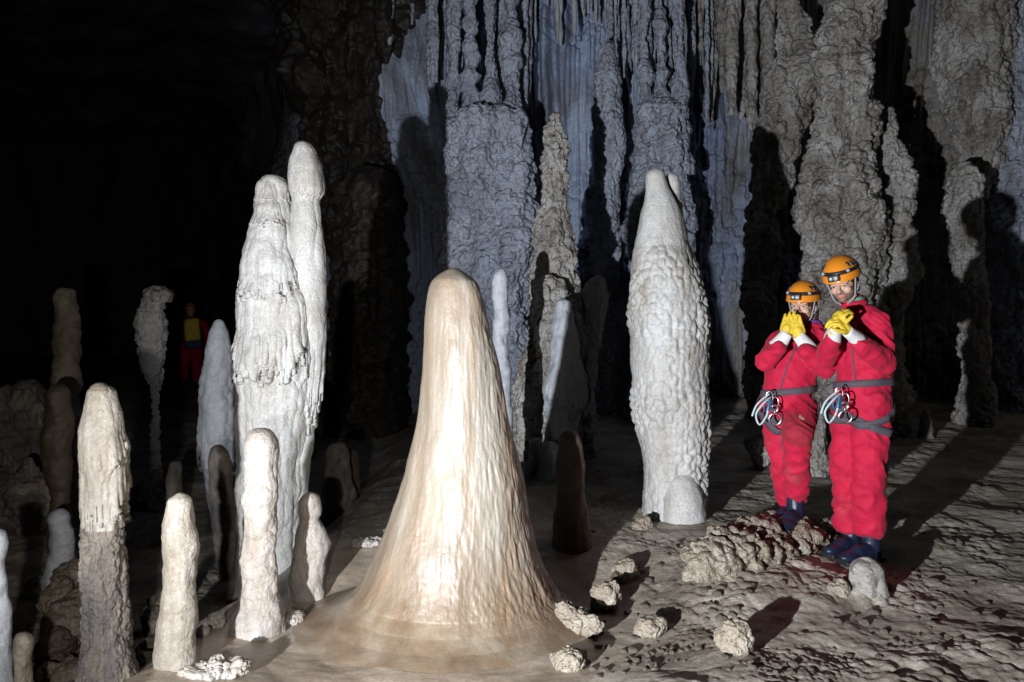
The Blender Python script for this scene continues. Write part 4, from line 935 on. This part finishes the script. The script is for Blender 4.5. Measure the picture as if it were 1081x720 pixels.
def ribbon(root, bvh, c, axis, width, mat, name='belt', a0=0, a1=TAU, off=0.006, n=72, rmax=0.45, thick=0.004):
    """webbing laid on the cloth: rays from outside towards the axis find the surface"""
    ax = np.array(axis, float); ax /= np.linalg.norm(ax); u = np.array([1.0, 0, 0]); u -= ax * u.dot(ax); u /= np.linalg.norm(u); v = np.cross(ax, u)
    rows = []; closed = abs(a1 - a0) >= TAU - 1e-6
    for j in range(n if closed else n + 1):
        th = a0 + (a1 - a0) * j / n; d = math.cos(th) * u + math.sin(th) * v; row = []
        for k in (-0.5, 0, 0.5):
            o0 = np.array(c) + ax * k * width
            hit = bvh.ray_cast(Vector(o0), Vector(d), rmax)
            last = hit[0]
            row.append(np.linalg.norm(np.array(last) - o0) if last is not None else None)
        rows.append((d, row))
    R_ = np.array([[(q if q is not None else np.nan) for q in r] for _, r in rows])
    med = np.nanmedian(R_); R_ = np.where(np.isnan(R_), med, R_)
    k = np.ones(5) / 5
    for q in range(3): R_[:, q] = np.maximum(R_[:, q], np.convolve(np.pad(R_[:, q], 2, mode='wrap' if closed else 'edge'), k, 'valid'))
    V = []; Fc = []
    for (d, _), rr in zip(rows, R_):
        m_ = max(rr)
        for q, kk in enumerate((-0.5, 0, 0.5)): V.append(np.array(c) + ax * kk * width + d * (0.5 * rr[q] + 0.5 * m_ + off))
    L_ = len(rows)
    for j in range(L_ if closed else L_ - 1):
        for q in range(2): Fc.append([j * 3 + q, ((j + 1) % L_) * 3 + q, ((j + 1) % L_) * 3 + q + 1, j * 3 + q + 1])
    o = child(name, poly_mesh(name, V, Fc), mat, root)
    s = o.modifiers.new('thickness', 'SOLIDIFY'); s.thickness = thick; s.offset = 0
    return o

def boot(root, heel, toe, ankle, sc=1.0, shaft=0.12):
    h = np.array(heel, float); t = np.array(toe, float); f = t - h; L = np.linalg.norm(f); f /= L; up = np.array([0, 0, 1.0]); side = np.cross(f, up); side /= np.linalg.norm(side)
    g = Geo(); Rm = np.stack([side, f, up], 1)
    g.ball(h + f * 0.05 * sc + up * 0.045 * sc, np.array((0.042, 0.058, 0.045)) * sc, Rm)
    g.ball(h + f * (L - 0.07 * sc) + up * 0.040 * sc, np.array((0.050, 0.085, 0.038)) * sc, Rm)
    g.tube([h + f * 0.06 * sc + up * 0.06 * sc, h + f * (L * 0.55) + up * 0.06 * sc, h + f * (L - 0.09 * sc) + up * 0.042 * sc], [0.048 * sc, 0.048 * sc, 0.042 * sc])
    g.tube([h + f * 0.06 * sc + up * 0.07 * sc, np.array(ankle) + up * shaft], [0.050 * sc, 0.062 * sc])
    me, _ = g.fused('boot', 0.006, 4, lambda p: 0.003 * fbm(p * 22, 2, 4))
    o = child('boot', me, 'boot', root)
    g = Geo(); g.box(h + f * L * 0.5 + up * 0.013 * sc, np.array((0.048, L * 0.5 + 0.004, 0.015)) * [sc, 1, sc], Rm, 0.5)
    child('sole', g.mesh('sole'), 'darkplastic', o)
    return o

def carabiner_set(root, p, s=1.0, sd=0):
    """bundle of metal hanging from the front of the harness"""
    p = np.array(p, float); hn = None
    g = Geo().torus(p + V3(-0.005, -0.02, -0.015) * s, 0.034 * s, 0.0045 * s, (0.3, 1, 0.1), 0.6); child('carabiner', g.mesh('carabiner'), 'metal', root)
    g = Geo().torus(p + V3(0.028, -0.028, -0.055) * s, 0.040 * s, 0.0045 * s, (0.8, 0.7, 0.1), 0.55, (0.3, 0, 1)); child('carabiner', g.mesh('carabiner'), 'metal', root)
    g = Geo().torus(p + V3(-0.03, -0.022, -0.07) * s, 0.038 * s, 0.0045 * s, (-0.6, 0.8, 0), 0.6, (-0.25, 0, 1)); child('carabiner', g.mesh('carabiner'), 'bluemetal', root)
    # figure-of-eight descender: small ring above a large one
    g = Geo().torus(p + V3(0.018, -0.045, -0.085) * s, 0.020 * s, 0.006 * s, (0.2, 1, 0.15)); g.torus(p + V3(0.020, -0.05, -0.150) * s, 0.036 * s, 0.0065 * s, (0.2, 1, 0.15)); g.tube([p + V3(0.018, -0.046, -0.104) * s, p + V3(0.02, -0.049, -0.117) * s], [0.007 * s, 0.007 * s], 8)
    child('descender', g.mesh('descender'), 'metal', root)
    g = Geo().box(p + V3(-0.012, -0.045, -0.065) * s, np.array((0.014, 0.008, 0.036)) * s, rotm(20, 0, 15)); child('rope_grab', g.mesh('rope_grab'), 'bluemetal', root)
    g = Geo().tube([p + V3(0.0, -0.02, -0.02) * s, p + V3(-0.05, -0.05, -0.05) * s, p + V3(-0.095, -0.04, -0.12) * s, p + V3(-0.075, -0.045, -0.185) * s, p + V3(-0.03, -0.04, -0.13) * s, p + V3(-0.01, -0.03, -0.05) * s], [0.006 * s] * 6, 8)
    g.tube([p + V3(-0.01, -0.02, 0) * s, p + V3(-0.085, -0.03, -0.06) * s, p + V3(-0.115, -0.03, -0.13) * s], [0.006 * s] * 3, 8)
    child('rope_loop', g.mesh('rope_loop'), 'rope', root)

def make_caver(d0, J, label, female, sd):
    foot = J['foot']
    root = empty('person', foot); tag(root, label, 'person'); root['_abs'] = tuple(float(q) for q in foot)
    sc = J.get('sc', 1.0)
    R = rotm(*J['headrot'])
    hc = J['head']
    # ---- body: one continuous skin mesh
    g = Geo(); T = head_parts(root, hc, R, not female, J['hs'], g)
    g.tube([J['chest'], J['neck'], np.array(hc) + R @ V3(0, -0.02, -0.05)], [0.08, 0.052, 0.052])
    g.tube([J['pelvis'], J['belly'], J['chest']], [0.11, 0.11, 0.12])
    for s in ('L', 'R'):
        g.tube([J['chest'], J['sh' + s], J['el' + s], J['el' + s] + (J['wr' + s] - J['el' + s]) * 0.72], [0.08, 0.05, 0.030, 0.020])
        g.tube([J['hip' + s], J['kn' + s], J['an' + s]], [0.075, 0.055, 0.04])
    me, co = g.fused('body', 0.0042, 2)
    loc = (co - np.array(hc)) @ R / J['hs']
    x, y, z = loc.T
    st = np.zeros(len(co))
    if not female:
        st = sst(-0.030, -0.048, z + 0.25 * np.abs(x)) * sst(-0.125, -0.105, z) * sst(0.015, 0.04, y) + 0.9 * sst(-0.03, -0.040, z) * sst(0.03, 0.018, np.abs(x)) * sst(0.06, 0.075, y) * sst(-0.062, -0.05, z)
        st = st + 0.7 * sst(0.058, 0.070, np.abs(x)) * sst(-0.06, -0.04, z) * sst(0.03, 0.0, z) * sst(-0.01, 0.01, y)
    lip = sst(0.026, 0.02, np.abs(x)) * sst(-0.074, -0.068, z) * sst(-0.046, -0.051, z) * sst(0.072, 0.08, y)
    for nm, arr in (('stubble', np.clip(st * 0.85 * (1 - lip), 0, 1)), ('lips', lip)):
        at = me.attributes.new(nm, 'FLOAT', 'POINT'); at.data.foreach_set('value', arr.astype(np.float32))
    me.materials.append(M['face']); child('body', me, 'face', root)
    face_details(root, T, R, J['hs'])
    # hair: a thin cap under the helmet, longer at the nape for the woman
    g = Geo(); g.ball(T((0, -0.012, 0.030)), np.array((0.080, 0.096, 0.086)) * J['hs'], R)
    for s in (-1, 1): g.tube([T((s * 0.070, -0.005, 0.04)), T((s * 0.075, -0.025, -0.01)), T((s * 0.06, -0.05, -0.06))], [0.018, 0.016, 0.014])
    if female:
        g.tube([T((0.05, -0.05, 0.0)), T((0.06, -0.05, -0.06)), T((0.05, -0.05, -0.12))], [0.03, 0.028, 0.02]); g.tube([T((-0.05, -0.05, 0.0)), T((-0.06, -0.05, -0.06)), T((-0.05, -0.05, -0.12))], [0.03, 0.028, 0.02])
    me, _ = g.fused('hair', 0.006, 2, lambda p: 0.004 * noise(p * V3(60, 60, 14), 3)); child('hair', me, 'hair', root)
    helmet(root, np.array(hc) + R @ V3(0, 0, 0.0), R, J['hs'] * 1.02)
    # ---- coverall
    g = Geo()
    for k, (p, r) in enumerate(J['torso']):
        pass
    tp = [q[0] for q in J['torso']]; tr = [q[1] for q in J['torso']]
    g.tube(tp, tr, 22)
    for extra in J.get('blobs', ()): g.ball(*extra)
    for s in ('L', 'R'):
        ar = J['armr']; sh = np.array(J['sh' + s]); el = np.array(J['el' + s]); wr = np.array(J['wr' + s])
        wr2 = wr + (el - wr) * 0.22
        g.tube([J['chest_top'], sh], [0.10, ar[0]]); g.tube([sh, (sh + el) / 2, el], [ar[0], ar[0] * 0.95, ar[1]], 16); g.tube([el, (el + wr2) / 2, wr2], [ar[1], (ar[1] + ar[2]) / 2 * 1.06, ar[2]], 16)
        lr = J['legr']; hp = np.array(J['hip' + s]); kn = np.array(J['kn' + s]); an = np.array(J['an' + s])
        g.tube([hp, (hp + kn) / 2, kn], [lr[0], lr[1], lr[2]], 18); g.tube([kn, (kn + an) / 2, an], [lr[2], lr[3], lr[4]], 18)
    g.tube([J['torso'][-1][0], J['collar']], [0.085, 0.062], 18)
    me, co = g.fused('coverall', 0.0065, 6, folds(0.0155, sd))
    pa = np.zeros(len(co))
    for s in J.get('patches', ()):
        q = co - np.array(s[0]); dd = np.sqrt(q[:, 0] ** 2 + (q[:, 1] * 0.6) ** 2 + (q[:, 2] * s[2]) ** 2); pa = np.maximum(pa, sst(s[1] + 0.006, s[1] - 0.006, dd))
    at = me.attributes.new('patch', 'FLOAT', 'POINT'); at.data.foreach_set('value', pa.astype(np.float32))
    suit = child('coverall', me, 'suit', root)
    m2 = me.copy(); m2.transform(Matrix.Translation(Vector(foot))); bm = bmesh.new(); bm.from_mesh(m2); bvh = BVHTree.FromBMesh(bm); bm.free()
    # collar flaps
    c = np.array(J['collar']); fw = R @ V3(0, 1, 0)
    g = Geo().torus(c + V3(0, 0, -0.012), 0.066, 0.018, (J['neck'] - np.array(J['chest'])) + V3(0, 0, 0.3), 1.0, up=(0, 1, 0)); me, _ = g.fused('collar', 0.005, 2, lambda p: 0.004 * noise(p * 30, 2)); child('collar', me, 'suit', root)
    g = Geo().torus(c + V3(0, 0, 0.012), 0.056, 0.016, (J['neck'] - np.array(J['chest'])) + V3(0, 0, 0.3), 1.0, up=(0, 1, 0)); me, _ = g.fused('scarf', 0.005, 2, lambda p: 0.005 * noise(p * 40, 5)); child('scarf', me, 'purple' if female else 'green', root)
    # front zip, laid on the cloth
    fwd = V3(-0.62, -0.78, 0); zp = []
    for t in np.linspace(0.0, 1.0, 22):
        o0 = np.array(J['torso'][1][0]) * (1 - t) + (np.array(J['collar']) - V3(0, 0, 0.04)) * t
        hit = bvh.ray_cast(Vector(o0 + fwd * 0.6), Vector(-fwd), 0.7)
        if hit[0] is not None and np.linalg.norm(np.array(hit[0]) - o0) < 0.26: zp.append(np.array(hit[0]) + fwd * 0.002)
    if len(zp) > 3:
        g = Geo().tube(zp, [0.005] * len(zp), 8, 1); child('zip', g.mesh('zip'), 'webbing', root)
    # harness
    belt = ribbon(root, bvh, J['belt'][0], J['belt'][1], 0.042, 'webbing', 'waist_belt')
    for (c_, ax, w_) in J['loops']: ribbon(root, bvh, c_, ax, w_, 'webbing', 'leg_loop', rmax=0.3)
    carabiner_set(root, J['gear'], J.get('gs', 1.0))
    for bt in J['boots']: boot(root, *bt)
    for gl in J['gloves']: glove(root, **gl)
    return root, bvh
def man():
    d0 = 4.65; q = d0 / F
    def X(px, py, dy=0.0): return P(px, py, d0 + dy)
    J = dict(sc=1, hs=1.0, foot=X(912, 588))
    J['head'] = X(890, 299, -0.04); J['headrot'] = (141, -16, 7)
    J['neck'] = X(899, 320, 0.0); J['chest'] = X(912, 352, 0); J['chest_top'] = X(911, 338, 0); J['belly'] = X(911, 380, 0); J['pelvis'] = X(912, 415, 0); J['collar'] = X(901, 318, 0.0)
    J['torso'] = [(X(910, 424, 0), 0.160), (X(911, 403, 0), 0.160), (X(912, 386, 0), 0.172), (X(912, 360, 0), 0.163), (X(911, 341, 0), 0.130)]
    J['shL'] = X(928, 341, -0.09); J['elL'] = X(934, 382, -0.15); J['wrL'] = X(900, 357, -0.29)
    J['shR'] = X(896, 341, 0.09); J['elR'] = X(873, 378, -0.05); J['wrR'] = X(879, 352, -0.25)
    J['armr'] = (0.077, 0.071, 0.052)
    J['hipL'] = X(920, 426, -0.07); J['knL'] = X(917, 488, -0.12); J['anL'] = X(918, 551, -0.05)
    J['hipR'] = X(900, 426, 0.06); J['knR'] = X(895, 486, -0.01); J['anR'] = X(899, 549, 0.09)
    J['legr'] = (0.126, 0.116, 0.098, 0.102, 0.108)
    J['blobs'] = []
    J['belt'] = (X(911, 405, 0), V3(-0.05, 0.12, 1)); J['loops'] = [(X(919, 437, -0.08), V3(-0.35, -0.25, 1), 0.045), (X(900, 436, 0.05), V3(0.35, -0.2, 1), 0.045)]
    J['gear'] = X(885, 412, -0.17)
    za = lambda px, py, dy, z: V3(X(px, py, dy)[0], d0 + dy, z)
    zf = 0.0
    J['boots'] = [(za(928, 580, -0.04, gz(*za(928, 580, -0.04, 0)[:2])), za(889, 580, -0.16, gz(*za(889, 580, -0.16, 0)[:2])), J['anL'] + V3(0, 0, -0.06)), (za(905, 570, 0.10, gz(*za(905, 570, 0.1, 0)[:2])), za(873, 570, -0.05, gz(*za(873, 570, -0.05, 0)[:2])), J['anR'] + V3(0, 0, -0.06))]
    wl = J['wrL'] + V3(-0.008, 0.02, 0.030); wr = J['wrR'] + V3(0.014, 0.0, 0.022)
    J['gloves'] = [dict(wrist=wr, palm_dir=(0.30, -0.05, 1), nrm=(0.9, 0.4, -0.25), side=-1, curl=0.85, spread=0.05, thumb_out=0.35, scale=1.02, elbow=J['elR']),
                   dict(wrist=wl, palm_dir=(-0.75, -0.1, 0.75), nrm=(-0.55, 0.55, -0.6), side=1, curl=0.95, spread=0.05, thumb_out=0.45, scale=1.02, elbow=J['elL'])]
    return make_caver(d0, J, 'taller bearded caver in red coveralls and orange helmet clasping yellow gloves at his chest', False, 21)
def woman():
    d0 = 4.9; q = d0 / F
    def X(px, py, dy=0.0): return P(px, py, d0 + dy)
    J = dict(sc=1, hs=0.95, foot=X(834, 548))
    J['head'] = X(848, 323, -0.02); J['headrot'] = (140, -4, -2)
    J['neck'] = X(855, 343, 0.02); J['chest'] = X(848, 366, 0.0); J['chest_top'] = X(848, 356, 0); J['belly'] = X(837, 392, 0); J['pelvis'] = X(828, 422, 0); J['collar'] = X(856, 342, 0.01)
    J['torso'] = [(X(828, 428, 0), 0.150), (X(831, 412, 0), 0.148), (X(835, 396, 0), 0.165), (X(842, 374, 0), 0.155), (X(850, 357, 0), 0.115)]
    J['shL'] = X(868, 358, -0.06); J['elL'] = X(871, 390, -0.17); J['wrL'] = X(845, 364, -0.235)
    J['shR'] = X(826, 358, 0.06); J['elR'] = X(808, 382, -0.10); J['wrR'] = X(825, 362, -0.22)
    J['armr'] = (0.070, 0.064, 0.048)
    J['hipL'] = X(842, 432, -0.05); J['knL'] = X(842, 458, -0.27); J['anL'] = X(840, 524, -0.04)
    J['hipR'] = X(820, 432, 0.03); J['knR'] = X(826, 482, -0.03); J['anR'] = X(832, 528, 0.06)
    J['legr'] = (0.120, 0.106, 0.092, 0.080, 0.072); J['patches'] = [(J['knL'] + V3(0, -0.05, 0.03), 0.105, 1.0)]
    J['blobs'] = []
    J['belt'] = (X(830, 413, 0), V3(-0.10, 0.1, 1)); J['loops'] = [(X(843, 436, -0.08), V3(-0.45, -0.9, 0.8), 0.045), (X(820, 440, 0.03), V3(0.3, -0.2, 1), 0.04)]
    J['gear'] = X(812, 416, -0.155)
    def za(px, dy, z=0.13): return V3(X(px, 500, dy)[0], d0 + dy, z)
    J['boots'] = [(za(843, -0.02, 0.145), za(826, -0.22, 0.135), J['anL'] + V3(0, 0, -0.08)), (za(838, 0.10, 0.13), za(816, -0.08, 0.13), J['anR'] + V3(0, 0, -0.07))]
    f = rotm(*J['headrot']) @ V3(0, 1, 0)
    J['gloves'] = [dict(wrist=J['wrR'] + V3(0.040, 0.05, 0.040), palm_dir=(0.30, 0.05, 1), nrm=(0.55, 0.8, 0), side=-1, curl=0.12, spread=0.12, thumb_out=0.35, scale=0.95, elbow=J['elR']),
                   dict(wrist=J['wrL'] + V3(0.020, 0.05, 0.038), palm_dir=(-0.32, 0.05, 1), nrm=(0.3, 0.95, 0), side=1, curl=0.14, spread=0.12, thumb_out=0.95, scale=0.95, elbow=J['elL'])]
    return make_caver(d0, J, 'shorter caver in red coveralls and orange helmet covering the mouth with both yellow gloves', True, 33)
man(); woman()

# third caver far away in the dark, seen from behind with a yellow pack
def far_caver():
    d0 = 16.0
    def X(px, py, dy=0.0): p = P(px, py, d0); return V3(p[0], d0 + dy, p[2])
    x0 = X(201, 400)[0]; zf = gz(x0, d0)
    k = 1.0
    def Y(dx, z, dy=0.0): return V3(x0 + dx, d0 + dy, zf + z)
    root = empty('person', Y(0, 0)); tag(root, 'distant caver in the dark seen from behind with a yellow backpack', 'person'); root['_abs'] = tuple(float(q) for q in Y(0, 0))
    g = Geo(); g.ball(Y(0, 1.66, 0.02), (0.078, 0.095, 0.11)); g.tube([Y(0, 1.40), Y(0, 1.56)], [0.06, 0.055]); g.tube([Y(0, 0.95), Y(0, 1.15), Y(0, 1.38)], [0.12, 0.12, 0.14])
    for s in (-1, 1):
        g.tube([Y(s * 0.14, 1.4), Y(s * 0.24, 1.38), Y(s * 0.32, 1.12), Y(s * 0.33, 0.88, 0.1)], [0.07, 0.055, 0.045, 0.035]); g.tube([Y(s * 0.1, 0.93), Y(s * 0.13, 0.5, 0.03), Y(s * 0.14, 0.1)], [0.09, 0.06, 0.045])
        g.ball(Y(s * 0.335, 0.81, 0.12), (0.035, 0.04, 0.06))
    me, _ = g.fused('body', 0.012, 2); child('body', me, 'skin', root)
    g = Geo(); g.tube([Y(0, 0.90), Y(0, 1.12), Y(0, 1.38)], [0.18, 0.18, 0.19])
    for s in (-1, 1):
        g.tube([Y(s * 0.14, 1.4), Y(s * 0.26, 1.37), Y(s * 0.33, 1.12), Y(s * 0.335, 0.92, 0.1)], [0.10, 0.085, 0.075, 0.06]); g.tube([Y(s * 0.1, 0.93), Y(s * 0.13, 0.5, 0.03), Y(s * 0.14, 0.22)], [0.14, 0.105, 0.09])
    me, _ = g.fused('coverall', 0.012, 3, folds(0.012, 5)); child('coverall', me, 'suit', root)
    for s in (-1, 1): boot(root, Y(s * 0.14, 0.0, -0.08), Y(s * 0.15, 0.0, 0.20), Y(s * 0.14, 0.1), 1.0, 0.15)
    helmet(root, Y(0, 1.67, 0.02), rotm(0, 0, 0), 1.0)
    g = Geo(); g.box(Y(0.03, 1.27, -0.27), (0.155, 0.11, 0.23), rotm(0, -5, -6), 0.5); me, _ = g.fused('backpack', 0.012, 3, lambda p: 0.008 * fbm(p * 9, 2, 3)); bp = child('backpack', me, 'yellowpack', root)
    g = Geo(); g.box(Y(0.05, 0.98, -0.26), (0.17, 0.11, 0.10), rotm(0, 0, -6), 0.5); me, _ = g.fused('pack_base', 0.012, 3, lambda p: 0.006 * fbm(p * 9, 2, 3)); child('pack_base', me, 'bluepack', bp)
    root.rotation_euler = (0, 0, 0.41)
far_caver()
for o in list(bpy.data.objects):
    if '_abs' in o: del o['_abs']
